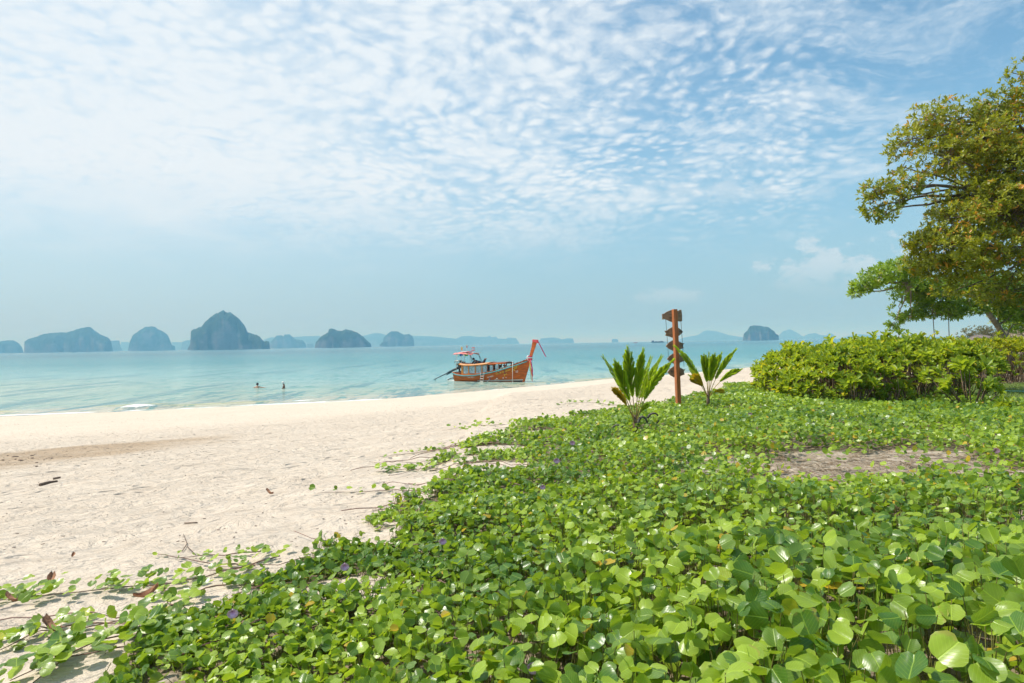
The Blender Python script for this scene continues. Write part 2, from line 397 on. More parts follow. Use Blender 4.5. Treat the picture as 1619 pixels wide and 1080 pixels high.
M['lawn'] = leafmat('lawn_grass', (.09,.19,.03), (.28,.36,.07), (.42,.38,.14), (.2,.3,.08), rough=.6, trans=.3, veins=False)
M['ship'] = mat('ship_dark_hull', (.035,.035,.045), .6, .2, .1, 0)
M['shipr'] = mat('ship_red', (.55,.11,.06), .6, .2, .1, 0)
M['shipw'] = mat('ship_white', (.7,.68,.65), .6, .1, .1, 0)
def rockmat(name, green, stone):
    m, q, b, out = newmat(name)
    geo = q.n('ShaderNodeNewGeometry'); pos = geo.outputs['Position']
    nz = q.n('ShaderNodeSeparateXYZ', {0: geo.outputs['Normal']}).outputs[2]
    n1 = q.noise(pos, .012, 6, .65); st = q.noise(q.map(pos, (1,1,.25)), .03, 5, .6)
    f = q.ss(q.m('ADD', nz, q.m('MULTIPLY', q.m('SUBTRACT', n1, .5), 1.6)), .02, .42)
    c_ = q.mix(f, q.mix(st, tuple(x*.45 for x in stone), stone), q.mix(q.noise(pos, .05, 4), tuple(x*.5 for x in green), green))
    q.put(b.inputs['Base Color'], c_); b.inputs['Roughness'].default_value = .9; b.inputs['Specular IOR Level'].default_value = .1
    bn = q.n('ShaderNodeBump', {'Strength': 1.0, 'Distance': 14, 'Height': q.noise(pos, .035, 6, .7)}); q.put(b.inputs['Normal'], bn.outputs[0])
    return m
M['karst'] = rockmat('karst_rock', (.045,.075,.03), (.24,.22,.20))

# sand -------------------------------------------------------------
def sandmat():
    m, q, b, out = newmat('beach_sand')
    pos = q.n('ShaderNodeNewGeometry').outputs['Position']
    A = lambda n_: q.n('ShaderNodeAttribute', attribute_name=n_).outputs['Fac']
    wet, lit, lawn, loose = A('wet'), A('litter'), A('lawn'), A('loose')
    n1 = q.noise(pos, .55, 5, .6); n2 = q.noise(pos, 7, 5, .65); n3 = q.noise(pos, 160, 2, .7)
    c_ = q.mix(n1, (.60,.50,.40), (.69,.60,.495))
    c_ = q.mix(q.m('MULTIPLY', q.ss(n2, .35, .75), .35), c_, (.50,.38,.27))
    c_ = q.mix(q.m('MULTIPLY', q.ss(n3, .60, .75), .30), c_, (.33,.25,.18))
    # dark specks of shell and weed grain, stretched along the beach
    sp = q.vor(q.map(pos, (1, 2.2, 1), (0,0,R(-18))), 9, 'F1', 'Distance', Randomness=1.0)
    spm = q.m('MULTIPLY', q.m('SUBTRACT', 1, q.ss(sp, .05, .11)), q.ss(q.noise(pos, .8, 3), .50, .62))
    c_ = q.mix(q.m('MULTIPLY', spm, .5), c_, (.24,.16,.10))
    # drying band and wet foreshore
    wn = q.m('ADD', wet, q.m('MULTIPLY', q.m('SUBTRACT', q.noise(q.map(pos, (.35, 1.6, 1), (0,0,R(-15))), 1.0, 6, .62), .5), .55))
    c_ = q.mix(q.ss(wn, .20, .95), c_, (.42,.30,.19))
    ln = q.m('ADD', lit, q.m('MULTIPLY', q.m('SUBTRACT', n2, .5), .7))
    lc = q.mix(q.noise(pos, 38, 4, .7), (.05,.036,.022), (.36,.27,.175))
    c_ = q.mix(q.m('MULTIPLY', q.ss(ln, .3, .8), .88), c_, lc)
    gn = q.m('ADD', lawn, q.m('MULTIPLY', q.m('SUBTRACT', n2, .5), .8))
    c_ = q.mix(q.ss(gn, .4, .6), c_, (.12,.165,.045))
    q.put(b.inputs['Base Color'], c_)
    q.put(b.inputs['Roughness'], q.m('SUBTRACT', .93, q.m('MULTIPLY', q.ss(wn, .5, 1.0), .4))); b.inputs['Specular IOR Level'].default_value = .25
    # footprints, ridges and grains as relief
    pr = q.map(q.vm('ADD', pos, q.vm('SCALE', q.noise(pos, 1.5, 2, .5, 0, 1), .5)), (1.0, 1.7, 1), (0,0,R(-15)))
    f1 = q.vor(pr, 2.6, 'SMOOTH_F1', Smoothness=.35, Randomness=1.0)
    f2 = q.noise(pr, 5.5, 4, .6)
    dent = q.m('MULTIPLY', q.m('SUBTRACT', 1, q.ss(f1, .05, .30)), q.ss(q.noise(pos, .6, 2), .38, .6))
    h1 = q.m('SUBTRACT', q.m('MULTIPLY', f2, .9), q.m('MULTIPLY', dent, .75))
    h1 = q.m('MULTIPLY', h1, loose)
    hh = q.m('ADD', h1, q.m('ADD', q.m('MULTIPLY', n3, .04), q.m('MULTIPLY', q.noise(pos, 34, 3, .7), .10)))
    bn = q.n('ShaderNodeBump', {'Strength': 1.0, 'Distance': .16, 'Height': hh}); q.put(b.inputs['Normal'], bn.outputs[0])
    return m
M['sand'] = sandmat()
def spaced(segs):
    out = []
    for a, b, n in segs: out += list(np.linspace(a, b, n, endpoint=False))
    return np.array(out + [segs[-1][1]])
def wetband(x, y):
    ys = shoreY(x); yv = np.interp(x, VGX, VGY); t = (ys-y)/(ys-yv)
    runnel = np.where(t < .61, np.exp(-((t-.61)/.036)**2), np.exp(-((t-.61)/.13)**2))*sst(-x, 4.4, 9.5)*(.92+.7*fbm(x*.9, y*.9, 3, 66))
    return np.maximum(.56*(1-sst(ys-y, .3, 3.0)), runnel)
def build_ground():
    xs = spaced([(-420,-90,14),(-90,-30,40),(-30,-6,70),(-6,6,110),(6,16,80),(16,40,50),(40,130,36),(130,420,12)])
    ys = spaced([(-250,-20,12),(-20,0,16),(0,12,110),(12,30,70),(30,60,70),(60,110,40),(110,260,24),(260,520,10)])
    Xg, Yg = np.meshgrid(xs, ys); x = Xg.ravel(); y = Yg.ravel(); z = H(x, y)
    nx, ny = len(xs), len(ys); i = np.arange(nx-1)[None,:] + np.arange(ny-1)[:,None]*nx; i = i.ravel()
    F_ = np.stack([i, i+1, i+1+nx, i+nx], 1)
    ysr = shoreY(x); yv = np.interp(x, VGX, VGY); t = (ysr-y)/(ysr-yv)
    # loose dry sand with pits: above the drift line
    loose = .34 + .66*sst(t, .36, .55)*(1-.55*sst(t, .86, 1.0))
    lawn = sst(x-y*.02, 9.1, 9.7)*sst(y, 11.0, 11.7)*(1-sst(y, 18.2, 19)*(1-sst(x, 15, 18)))*(1-sst(y, 40, 44)) + sst(x, 14, 16)*sst(y-x*.3, -6, -4)*0
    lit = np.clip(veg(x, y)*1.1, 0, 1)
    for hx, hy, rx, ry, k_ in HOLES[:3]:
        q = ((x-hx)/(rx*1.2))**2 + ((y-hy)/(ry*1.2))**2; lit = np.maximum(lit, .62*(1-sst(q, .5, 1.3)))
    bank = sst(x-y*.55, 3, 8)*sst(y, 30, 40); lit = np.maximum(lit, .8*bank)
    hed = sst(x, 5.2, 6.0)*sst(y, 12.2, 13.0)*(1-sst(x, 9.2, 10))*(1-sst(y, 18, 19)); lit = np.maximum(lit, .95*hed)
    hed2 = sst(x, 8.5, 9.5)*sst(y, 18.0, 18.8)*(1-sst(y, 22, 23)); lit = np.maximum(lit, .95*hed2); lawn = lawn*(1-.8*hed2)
    me = mesh_np('sandy_ground', np.stack([x, y, z], 1), F_, tint={'wet': wetband(x, y), 'litter': lit, 'lawn': np.clip(lawn, 0, 1), 'loose': loose})
    link('beach', me, M['sand'], kind='structure')
build_ground()

# sea ---------------------------------------------------------------
def seamat():
    m, q, b, out = newmat('sea_water')
    pos = q.n('ShaderNodeNewGeometry').outputs['Position']
    A = lambda n_: q.n('ShaderNodeAttribute', attribute_name=n_).outputs['Fac']
    dep, foam, dist, ridge = A('depth'), A('foam'), A('dist'), A('ridge')
    # colour of the water body by its depth, then by distance offshore
    c_ = q.mix(q.ss(dep, .02, .6), (.53,.47,.36), (.36,.43,.34))
    c_ = q.mix(q.ss(dist, 8, 45), c_, (.235,.40,.385))
    c_ = q.mix(q.ss(dist, 30, 130), c_, (.055,.225,.250))
    c_ = q.mix(q.ss(dist, 110, 500), c_, (.014,.118,.165))
    n0 = q.noise(q.map(pos, (.05, .22, 1)), 1.0, 4, .6)
    c_ = q.mix(q.m('MULTIPLY', q.ss(n0, .42, .68), .30), c_, (.07,.30,.27))
    n5 = q.noise(q.map(pos, (1.1, .28, 1)), 1.0, 4, .7); n6 = q.noise(q.map(pos, (.30, .035, 1)), 1.0, 5, .75); n7 = q.noise(q.map(pos, (.07, .0040, 1)), 1.0, 5, .75)  # dark faces of wave fronts painted into the water colour as stretched dashes
    nr_ = q.m('SUBTRACT', 1, q.ss(dist, 60, 160)); c_ = q.mix(q.m('MULTIPLY', q.m('MULTIPLY', q.ss(n5, .53, .60), .75), nr_), c_, (.06,.25,.23)); c_ = q.mix(q.m('MULTIPLY', q.ss(n6, .52, .60), .6), c_, (.02,.16,.20)); c_ = q.mix(q.m('MULTIPLY', q.m('MULTIPLY', q.ss(n7, .52, .60), .6), q.ss(dist, 200, 500)), c_, (.012,.12,.17))
    c_ = q.mix(q.m('MULTIPLY', ridge, .85), c_, (.42,.42,.22))
    fn = q.noise(q.map(pos, (1, 2.0, 1)), 4.5, 6, .7)
    fm = q.ss(q.m('ADD', foam, q.m('MULTIPLY', q.m('SUBTRACT', fn, .5), 1.1)), .50, .80)
    c_ = q.mix(fm, c_, (.82,.82,.80))
    q.put(b.inputs['Base Color'], c_)
    q.put(b.inputs['Roughness'], q.m('ADD', .16, q.m('MULTIPLY', fm, .6))); b.inputs['IOR'].default_value = 1.33
    b.inputs['Specular IOR Level'].default_value = .30
    # ripples: several sizes, flattened with distance by their own scale
    w1 = q.noise(q.map(pos, (.9, 2.4, 1), (0,0,R(7))), 1.0, 5, .62)
    w2 = q.noise(q.map(pos, (.16, .55, 1), (0,0,R(4))), 1.0, 5, .62)
    w3 = q.noise(q.map(pos, (3, 6, 1)), 1.0, 3, .6)
    hh = q.m('ADD', q.m('MULTIPLY', w1, .34), q.m('ADD', q.m('MULTIPLY', w2, 1.3), q.m('MULTIPLY', w3, .07)))
    bn = q.n('ShaderNodeBump', {'Strength': 1.0, 'Distance': .6, 'Height': hh}); q.put(b.inputs['Normal'], bn.outputs[0])
    tp = q.n('ShaderNodeBsdfTransparent', {'Color': (.90,.95,.90)})
    al = q.m('MAXIMUM', q.ss(dep, -.012, .02), fm)
    ms = q.n('ShaderNodeMixShader', {0: al, 1: tp.outputs[0], 2: b.outputs[0]}); q.L.new(ms.outputs[0], out.inputs[0])
    return m
M['sea'] = seamat()
def build_sea():
    ang = np.concatenate([np.linspace(-120,-48,60,endpoint=False), np.linspace(-48,40,330,endpoint=False), np.linspace(40,80,30)])
    rad = np.concatenate([np.linspace(30,100,330,endpoint=False), np.geomspace(100, 40000, 90)])
    Ag, Rg = np.meshgrid(np.radians(ang), rad); x = (Rg*np.sin(Ag)).ravel(); y = (Rg*np.cos(Ag)).ravel(); r_ = Rg.ravel()
    dep = -H(x, y); off = y - shoreY(x)
    def ridge(o0, wdt, seed, thr):
        l = o0 + 1.0*fbm(x*.07, x*0, 2, seed); m_ = np.exp(-((off-l)/wdt)**2)
        return m_*sst(fbm(x*.16+3, x*0+seed, 3, seed+1), thr, thr+.16)
    r1 = ridge(2.6, .42, 61, -.02); r2 = ridge(5.2, .5, 71, .08); r3 = ridge(1.0, .35, 81, .05)
    rs = np.clip(r1+r2*.8, 0, 1)
    z = .11*r1 + .07*r2 + .02*r3
    fo = .95*np.exp(-((off-1.75)/.42)**2)*sst(fbm(x*.22, x*0, 3, 62), -.06, .14)*sst(r1, .02, .3)
    br = np.exp(-((x+23.3)/1.1)**2)*np.exp(-((off-2.3)/.62)**2); fo = np.maximum(fo, 1.15*br); z = z+.26*br
    br2 = np.exp(-((x+14.3)/.9)**2)*np.exp(-((off-3.1)/.4)**2); fo = np.maximum(fo, 1.0*br2)
    swash = .92*np.exp(-((off-.75-.9*fbm(x*.3, x*0, 3, 5))/.55)**2)*(.62+.38*sst(fbm(x*.5, x*0, 3, 55), -.12, .12)); fo = np.maximum(fo, swash)
    lace = .66*np.exp(-((off-1.0)/.7)**2)*sst(fbm(x*.8, y*.8, 3, 15), -.05, .2); fo = np.maximum(fo, lace)
    n = len(ang); i = (np.arange(n-1)[None,:] + np.arange(len(rad)-1)[:,None]*n).ravel(); F_ = np.stack([i, i+n, i+n+1, i+1], 1)
    keep = (dep[F_].max(1) > -.35); F_ = F_[keep]
    me = mesh_np('sea', np.stack([x, y, z], 1), F_[:, ::-1], tint={'depth': dep, 'foam': fo, 'dist': off + np.clip(x+25, -30, 60)*.9*sst(off, 5, 30), 'ridge': rs*(1-np.clip(fo, 0, 1))})
    link('sea', me, M['sea'], kind='structure')
build_sea()

# islands -------------------------------------------------------------
def island(name, label, pts, D, group=None, tr=None, deep=.38, kind=None, cat='island', rough=.5, seed=1, nu=90):
    if tr: pts = [(x/tr[2]+tr[0], y/tr[2]+tr[1]) for x, y in pts]
    P0 = [at(px, py, D) for px, py in pts]
    xs = np.array([p.x for p in P0]); zs = np.array([max(p.z, 0) for p in P0]); xs = np.maximum.accumulate(xs+np.arange(len(xs))*1e-3)
    x0, x1 = xs[0], xs[-1]; wd = x1-x0; nv = 28
    u = np.linspace(0, 1, nu); v = np.linspace(-1, 1, nv)
    xx = x0 + u*wd; prof = np.interp(xx, xs, zs); hm = zs.max()
    prof = prof*(1 + 0.10*rough*fbm(u*40, u*0, 3, seed)) + hm*.075*rough*fbm(u*75, u*0+3, 3, seed+3)*sst(prof, 0, hm*.2)
    Ug, Vg = np.meshgrid(u, v); pr = np.interp(Ug, u, prof)
    edge = np.sqrt(np.clip(1-(2*Ug-1)**6, 0, 1)); dd = wd*deep*.5*(.35+.65*edge)
    cross = (1-np.abs(Vg)**3.2)**.55
    n2 = fbm(Ug*14, Vg*7+seed, 4, seed+5)
    Z_ = pr*cross*(1 + .16*n2*(np.abs(Vg) > .02)*sst(np.abs(Vg), 0, .5)) - hm*.03*(np.abs(Vg) > .99)
    Y_ = D + Vg*dd*(1+.35*fbm(Ug*9, Vg*3, 3, seed+8)); X_ = x0 + Ug*wd + (Y_-D)*(x0+x1)/2/D
    V_ = np.stack([X_.ravel(), Y_.ravel(), np.where(Z_ < 0, -2, Z_).ravel()], 1)
    V_[:, 2][np.abs(Vg.ravel()) > .99] = -4
    i = (np.arange(nu-1)[None,:] + np.arange(nv-1)[:,None]*nu).ravel(); F_ = np.stack([i, i+1, i+nu+1, i+nu], 1)
    o = link(name, mesh_np(name, V_, F_), M['karst'])
    if kind: o['kind'] = kind
    else:
        o['label'] = label; o['category'] = cat
        if group: o['group'] = group
R5 = (0, 480, 3.598); R6 = (400, 500, 5.397); R1 = (670, 530, 7.71); R7 = (800, 500, 2.698)
GI = 'limestone islands on the horizon'
island('island','low round limestone island cut by the left edge of the view', [(-30,556.5),(-26,549),(-10,542),(2,539.5),(14,538),(22,538.5),(30,543),(35,549),(37.5,557)], 4600, GI, seed=2)
island('island','long flat-backed limestone island rising to a peak near its right end', [(139,278),(140,215),(165,200),(210,190),(245,172),(320,167),(380,165),(430,150),(500,131),(530,145),(570,180),(610,190),(630,210),(642,268)], 4000, GI, R5, .4, seed=3, nu=150)
island('island','small boxy islet just off the right end of the long island', [(625,270),(632,213),(655,210),(680,210),(686,245),(698,268)], 6300, GI, R5, seed=4)
island('island','dome-shaped island standing alone between the long island and the tallest one', [(728,268),(740,215),(755,180),(790,155),(830,132),(880,130),(905,150),(940,165),(955,180),(970,215),(978,238),(995,242),(998,262)], 4600, GI, R5, seed=5)
island('island','faint little islet peeking out left of the tallest island', [(1030,258),(1038,218),(1060,208),(1100,208),(1130,258)], 7600, GI, R5, seed=6)
island('island','tallest dark limestone dome with a shoulder sloping down to the right', [(1070,258),(1088,225),(1090,155),(1150,130),(1170,100),(1220,62),(1270,45),(1310,50),(1345,75),(1390,125),(1410,165),(1460,180),(1475,188),(1500,215),(1530,215),(1533,250)], 2900, GI, R5, .7, seed=7, nu=150)
island('island','hazy double-humped island right of the tallest dome', [(140,264),(145,225),(185,185),(200,165),(245,163),(262,175),(268,157),(310,153),(345,180),(360,195),(420,205),(450,235),(456,260)], 5600, GI, R6, seed=8)
island('island','tiny flat islet between the double-humped island and the wooded one', [(459,258),(463,238),(487,236),(511,238),(518,256)], 6600, GI, R6, seed=9)
island('island','dark wooded island with a knob on its left and a long right slope', [(530,257),(535,225),(575,180),(600,160),(640,140),(650,110),(670,103),(700,112),(715,122),(760,125),(790,112),(850,125),(890,140),(940,175),(975,210),(1005,235),(1008,248)], 3100, GI, R6, seed=10, nu=130)
island('island','grey-blue island with a round top and stepped right shoulder, left of the boat', [(1080,245),(1110,215),(1115,185),(1150,150),(1180,130),(1235,130),(1270,150),(1290,158),(1330,152),(1360,170),(1372,200),(1376,242)], 4700, GI, R6, seed=11)
island('island','dark steep island alone on the horizon right of the fish signpost', [(1010,98),(1015,75),(1030,60),(1040,42),(1060,40),(1080,41),(1120,48),(1145,65),(1150,75),(1162,80),(1164,97)], 3300, GI, R7, .7, seed=12, nu=110)
island('island','faint low twin-peaked island right of the dark steep island', [(1240,96),(1255,82),(1270,85),(1290,75),(1320,72),(1340,80),(1365,82),(1380,70),(1400,80),(1404,95)], 9500, GI, R7, seed=13)
island('island','pale flat islet on the horizon just right of the boat prow', [(138,110),(150,95),(165,93),(200,92),(215,97),(240,98),(265,94),(285,95),(290,109)], 8500, GI, R7, seed=14)
island('island','pale islet touching the boat prow with a smooth rounded top', [(1395,93),(1420,60),(1470,42),(1530,28),(1600,28),(1660,40),(1720,92)], 9500, GI, R1, seed=24)
island('island','tiny pale block of an islet above the left palm fronds', [(967,538.8),(968,536.4),(972,536),(976,536.4),(977.5,538.8)], 8000, GI, seed=15)
island('hills', None, [(80,255),(90,205),(150,180),(250,182),(370,178),(450,172),(560,168),(620,180),(800,190),(950,165),(1040,143),(1100,150),(1160,165),(1370,170),(1500,170),(1620,180),(1720,190),(1800,250)], 8700, None, R6, .12, 'structure', rough=.15, seed=16, nu=260)
island('hills', None, [(-60,95),(0,15),(200,25),(380,50),(460,12),(550,8),(650,20),(770,20),(800,5),(830,25),(880,15),(900,40),(1000,45),(1030,28),(1120,35),(1164,93)], 9200, None, R1, .12, 'structure', rough=.1, seed=17, nu=200)
island('hills', None, [(740,99),(755,92),(820,80),(840,65),(860,60),(900,65),(950,80),(1010,90),(1030,98)], 9800, None, R7, .12, 'structure', rough=.1, seed=18)
island('hills', None, [(1150,96),(1180,65),(1210,55),(1250,75),(1275,96)], 9800, None, R7, .12, 'structure', rough=.1, seed=19)
island('hills', None, [(960,258),(980,220),(1035,220),(1110,222),(1200,258)], 9200, None, R5, .12, 'structure', rough=.1, seed=20)
island('hills', None, [(675,266),(690,220),(735,220),(770,266)], 9200, None, R5, .12, 'structure', rough=.1, seed=22)
island('hills', None, [(1490,252),(1520,200),(1550,192),(1600,195),(1640,252)], 8700, None, R5, .12, 'structure', rough=.1, seed=23)
island('hills', None, [(1420,94),(1500,76),(1560,80),(1640,90),(1700,94)], 9900, None, R7, .1, 'structure', rough=.1, seed=21)

# haze: one closed box of even air round everything
HZ = 2.6e-4
mh = bpy.data.materials.new('haze_air'); mh.use_nodes = True; q = G(mh.node_tree); q.N.remove(q.N['Principled BSDF'])
pv = q.n('ShaderNodeVolumePrincipled', {'Color': (.22,.60,.98,1), 'Density': HZ, 'Anisotropy': 0, 'Absorption Color': (.84,.92,1,1)})
q.L.new(pv.outputs[0], q.N['Material Output'].inputs['Volume'])
hzb = MB().box((0, 10000, 85), (82000, 62000, 190)).build('haze', mh, kind='stuff')

# ------------------------------------------------------------------ leaf batches
def template(cols, rows, shape, fold, curl, seed):
    r_ = random.Random(seed); V_ = []; UV = []
    us = np.linspace(-1, 1, cols+1)
    for j in range(rows+1):
        f = j/rows
        for u in us:
            if shape == 'round':
                hw = math.sqrt(max(0, 1-(u*.985)**2)); v0 = .52-.50*hw + .06*math.exp(-(u/.3)**2); v1 = .5+.5*hw - .13*math.exp(-(u/.25)**2)
                if abs(u) > .98: v0, v1 = .42, .62
                x = u*.5; v = v0+(v1-v0)*f
            else:
                v = f; p = {'obovate': (max(f, .001)**.75)*(1-f**5)**.5*1.15, 'lance': math.sin(math.pi*min(1, f*.93+.03))**.8}[shape]
                x = u*.5*max(p, .09 if f < .01 else (.30 if shape == 'obovate' and f > .99 else .02))
            zz = fold*abs(u)*.5 + curl*((v-.35)**2) + r_.uniform(-.025, .025) - (.10*abs(u)**3 if shape == 'round' else 0)
            V_.append((x, v, zz)); UV.append((u*.5+.5, v))
    n = cols+1; F_ = [(j*n+i, j*n+i+1, (j+1)*n+i+1, (j+1)*n+i) for j in range(rows) for i in range(cols)]
    return np.array(V_), np.array(F_), np.array(UV)
def norm(a): return a/np.maximum(np.linalg.norm(a, axis=-1, keepdims=True), 1e-9)
def leaf_arrays(pos, ax, nr, L, W, tint, tmpls):
    Vs, Fs, Us, Ts = [], [], [], []; off = 0
    ax = norm(ax); side = norm(np.cross(ax, nr)); nr = np.cross(side, ax)
    pick = rng.integers(0, len(tmpls), len(pos))
    for k_, (tv, tf, tu) in enumerate(tmpls):
        s_ = pick == k_; n = s_.sum()
        if not n: continue
        V_ = (pos[s_][:, None] + tv[None,:,0:1]*W[s_][:,None,None]*side[s_][:,None] + tv[None,:,1:2]*L[s_][:,None,None]*ax[s_][:,None]
              + tv[None,:,2:3]*L[s_][:,None,None]*nr[s_][:,None])
        Vs.append(V_.reshape(-1, 3)); Fs.append((tf[None] + (off + np.arange(n)*len(tv))[:,None,None]).reshape(-1, 4)); off += n*len(tv)
        Us.append(np.tile(tu, (n, 1))); Ts.append(np.repeat(tint[s_], len(tv)))
    return np.concatenate(Vs), np.concatenate(Fs), np.concatenate(Us), np.concatenate(Ts)
def leaves(name, m, parent, batches, **props):     # batches: list of (pos, ax, nr, L, W, tint, templates)
    Vs, Fs, Us, Ts = [], [], [], []; off = 0
    for b in batches:
        if not len(b[0]): continue
        v, f, u, t = leaf_arrays(*b); Vs.append(v); Fs.append(f+off); Us.append(u); Ts.append(t); off += len(v)
    return link(name, mesh_np(name, np.concatenate(Vs), np.concatenate(Fs), np.concatenate(Us), np.concatenate(Ts)), m, parent, **props)
T_HI = [template(6, 4, 'round', f, c_, s_) for f, c_, s_ in ((.35,.25,1),(.15,-.3,2),(.55,.2,3),(.0,.35,4),(.3,-.4,5))]
T_NR = [template(4, 3, 'round', f, c_, s_) for f, c_, s_ in ((.45,.25,1),(.15,-.35,2),(.75,.2,3),(.0,.4,4),(.3,-.5,5),(1.05,.1,6))]
T_MID = [template(4, 2, 'round', f, c_, s_) for f, c_, s_ in ((.4,.2,1),(.15,-.3,2),(.6,.2,3),(.05,.3,4))]
T_LO = [template(3, 1, 'round', f, c_, s_) for f, c_, s_ in ((.45,0,1),(.15,0,2),(.3,0,3))]
T_OB = [template(2, 4, 'obovate', f, c_, s_) for f, c_, s_ in ((.35,-.3,1),(.2,.1,2),(.45,-.5,3))]
T_OBL = [template(2, 2, 'obovate', f, c_, s_) for f, c_, s_ in ((.35,-.3,1),(.2,.1,2),(.45,-.5,3))]
T_TR = [template(1, 3, 'obovate', 0, c_, s_) for c_, s_ in ((-.4,1),(.2,2))]
T_LA = [template(2, 2, 'lance', f, c_, s_) for f, c_, s_ in ((.3,-.3,1),(.15,.1,2))]

def petioles(name, m, parent, A, B, r_, **props):   # thin three-sided stalks from A to B with a bend
    n = len(A); Mid = (A+B)/2 + (B-A)[:, [1,0,2]]*np.array([.12,-.12,0]); pts = np.stack([A, Mid, B], 1)
    tri = np.array([[1,0,0],[-.5,.87,0],[-.5,-.87,0]])
    V_ = (pts[:,:,None,:] + tri[None,None]*r_).reshape(-1, 3)
    F1 = [(i*3+j, i*3+(j+1)%3, (i+1)*3+(j+1)%3, (i+1)*3+j) for i in range(2) for j in range(3)]
    F_ = (np.array(F1)[None] + (np.arange(n)*9)[:,None,None]).reshape(-1, 4)
    return link(name, mesh_np(name, V_, F_), m, parent, **props)

# ------------------------------------------------------------------ the carpet of beach vine
def leaf_size(x, y):
    d = np.hypot(x, y)
    s_ = .051 + .036*sst(x+1.0-.1*y, -.3, 2.2)*(1-sst(d, 2.5, 6.0)) + .012*sst(x, 1.5, 5)*(1-sst(d, 6, 9))
    return s_ + .014*sst(d, 8, 15)
def canopy(x, y):
    e = x - np.interp(y, XVY, XVX)
    c_ = .05 + .18*sst(e, .7, 2.4) + .26*fbm(x*1.2, y*1.2, 3, 52) + .12*fbm(x*3.5, y*3.5, 2, 57)
    c_ = c_*(1-.62*np.exp(-((x-3.4)/1.9)**2-((y-5.7)/.75)**2))*(1-.5*np.exp(-((x+.2)/.8)**2-((y-7.6)/1.6)**2))
    c_ = c_*(1-.75*np.exp(-((x-1.75)/.45)**2-((y-8.9)/.8)**2))*(1-.7*np.exp(-((x-3.9)/.4)**2-((y-12.8)/.9)**2))
    return np.clip(c_, .03, .55)*(1-.5*sst(np.hypot(x, y), 9, 14))
def build_vine():
    root = thing('beach_vine', 'carpet of round-leaved green beach vine sprawling over the dune and down to the sand', 'vine', (1.5, 6, 2.3))
    N = 620000
    r_ = np.sqrt(rng.uniform(.9**2, 24**2, N)); a = rng.uniform(R(-52), R(50), N)
    # refine sampling towards the camera: second, dense sample of the near ring
    r2 = np.sqrt(rng.uniform(.9**2, 9**2, 380000)); a2 = rng.uniform(R(-56), R(52), 380000)
    x = np.concatenate([r_*np.sin(a), r2*np.sin(a2)]); y = np.concatenate([r_*np.cos(a), r2*np.cos(a2)])
    area1 = (24**2-.81)/2*R(102); area2 = (81-.81)/2*R(108)
    d1 = N/area1; d2 = 380000/area2
    s_ = leaf_size(x, y); want = (2.5+1.3*(1-sst(np.hypot(x, y), 3, 7)))/s_**2*np.where(np.hypot(x, y) > 9, .74, 1)
    have = d1 + np.where(np.hypot(x, y) < 9, d2, 0)
    v = veg(x, y)
    keep = rng.random(len(x)) < want/have*np.clip(v, 0, 1)**1.3
    # keep a wide margin beside the view, drop what lies far outside
    keep &= (x < 13)
    x, y, s_, v = x[keep], y[keep], s_[keep], v[keep]
    n = len(x); gz = H(x, y); can = canopy(x, y)
    lvl = rng.random(n)**.75; z = gz + .015 + can*lvl
    tilt = np.abs(rng.normal(0, R(48), n)) + R(6); az = rng.uniform(-math.pi, math.pi, n)
    nr = np.stack([np.sin(tilt)*np.cos(az)-.12, np.sin(tilt)*np.sin(az)-.10, np.cos(tilt)], 1)
    nr = norm(nr); h = rng.uniform(-math.pi, math.pi, n); hd = np.stack([np.cos(h), np.sin(h), 0*h], 1)
    ax = norm(hd - nr*(hd*nr).sum(1, keepdims=True))
    L = s_*rng.uniform(.62, 1.22, n); W = L*rng.uniform(.88, 1.12, n)
    clump = fbm(x*1.7, y*1.7, 3, 91)*1.1
    tint = np.clip(.42 + clump + rng.normal(0, .24, n), 0, .90); tint[rng.random(n) < .010] = .99
    dry = 0
    for hx, hy, rx, ry, k_ in HOLES[:3]: dry = dry + np.exp(-((x-hx)/rx/1.4)**2-((y-hy)/ry/1.6)**2)
    tint[(rng.random(n) < .05*dry)] = .99
    pos = np.stack([x, y, z], 1); d = np.hypot(x, y)
    # the 300 leaves that show largest are objects of their own
    cx, cy_, dep = proj(pos + ax*L[:, None]*.5)
    fr = (cx > 15) & (cx < 1605) & (cy_ > 560) & (cy_ < 1085) & (dep > .5)
    face = np.abs((nr*norm(pos-np.array(CAM))).sum(1))
    score = np.where(fr & (lvl > .72), L/np.maximum(dep, .3)*(.4+face), -1)
    big_ = np.argsort(-score)[:300]; isb = np.zeros(n, bool); isb[big_] = True
    tm = []
    for k_, (tv, tf, tu) in enumerate(T_HI):
        me = mesh_np('round_vine_leaf', tv, tf, tu); me.materials.append(M['vine_obj']); tm.append(me)
    side = norm(np.cross(ax, nr))
    for j, i in enumerate(big_):
        o = bpy.data.objects.new('leaf', tm[j % 5]); COL.objects.link(o); o.parent = root
        s3 = side[i]*W[i]; a3 = ax[i]*L[i]; n3 = np.cross(side[i], ax[i])*L[i]; p = pos[i]
        o.matrix_world = Matrix(((s3[0],a3[0],n3[0],p[0]),(s3[1],a3[1],n3[1],p[1]),(s3[2],a3[2],n3[2],p[2]),(0,0,0,1)))
        o.matrix_parent_inverse = Matrix.Translation(-root.location)
    rest = ~isb
    def B(sel, tt): return (pos[sel], ax[sel], nr[sel], L[sel], W[sel], tint[sel], tt)
    fo = leaves('foliage', M['vine'], root, [B(rest & (d < 3.2), T_NR), B(rest & (d >= 3.2) & (d < 6.5), T_MID), B(rest & (d >= 6.5), T_LO)], kind='stuff')
    near = d < 6.0; A_ = np.stack([x+rng.normal(0,.03,n), y+rng.normal(0,.03,n), gz-.01], 1)[near]
    pt = petioles('leaf_stalks', M['petiole'], root, A_, pos[near], .0019, kind='stuff')
    # creeping stems under the leaves
    mb = MB()
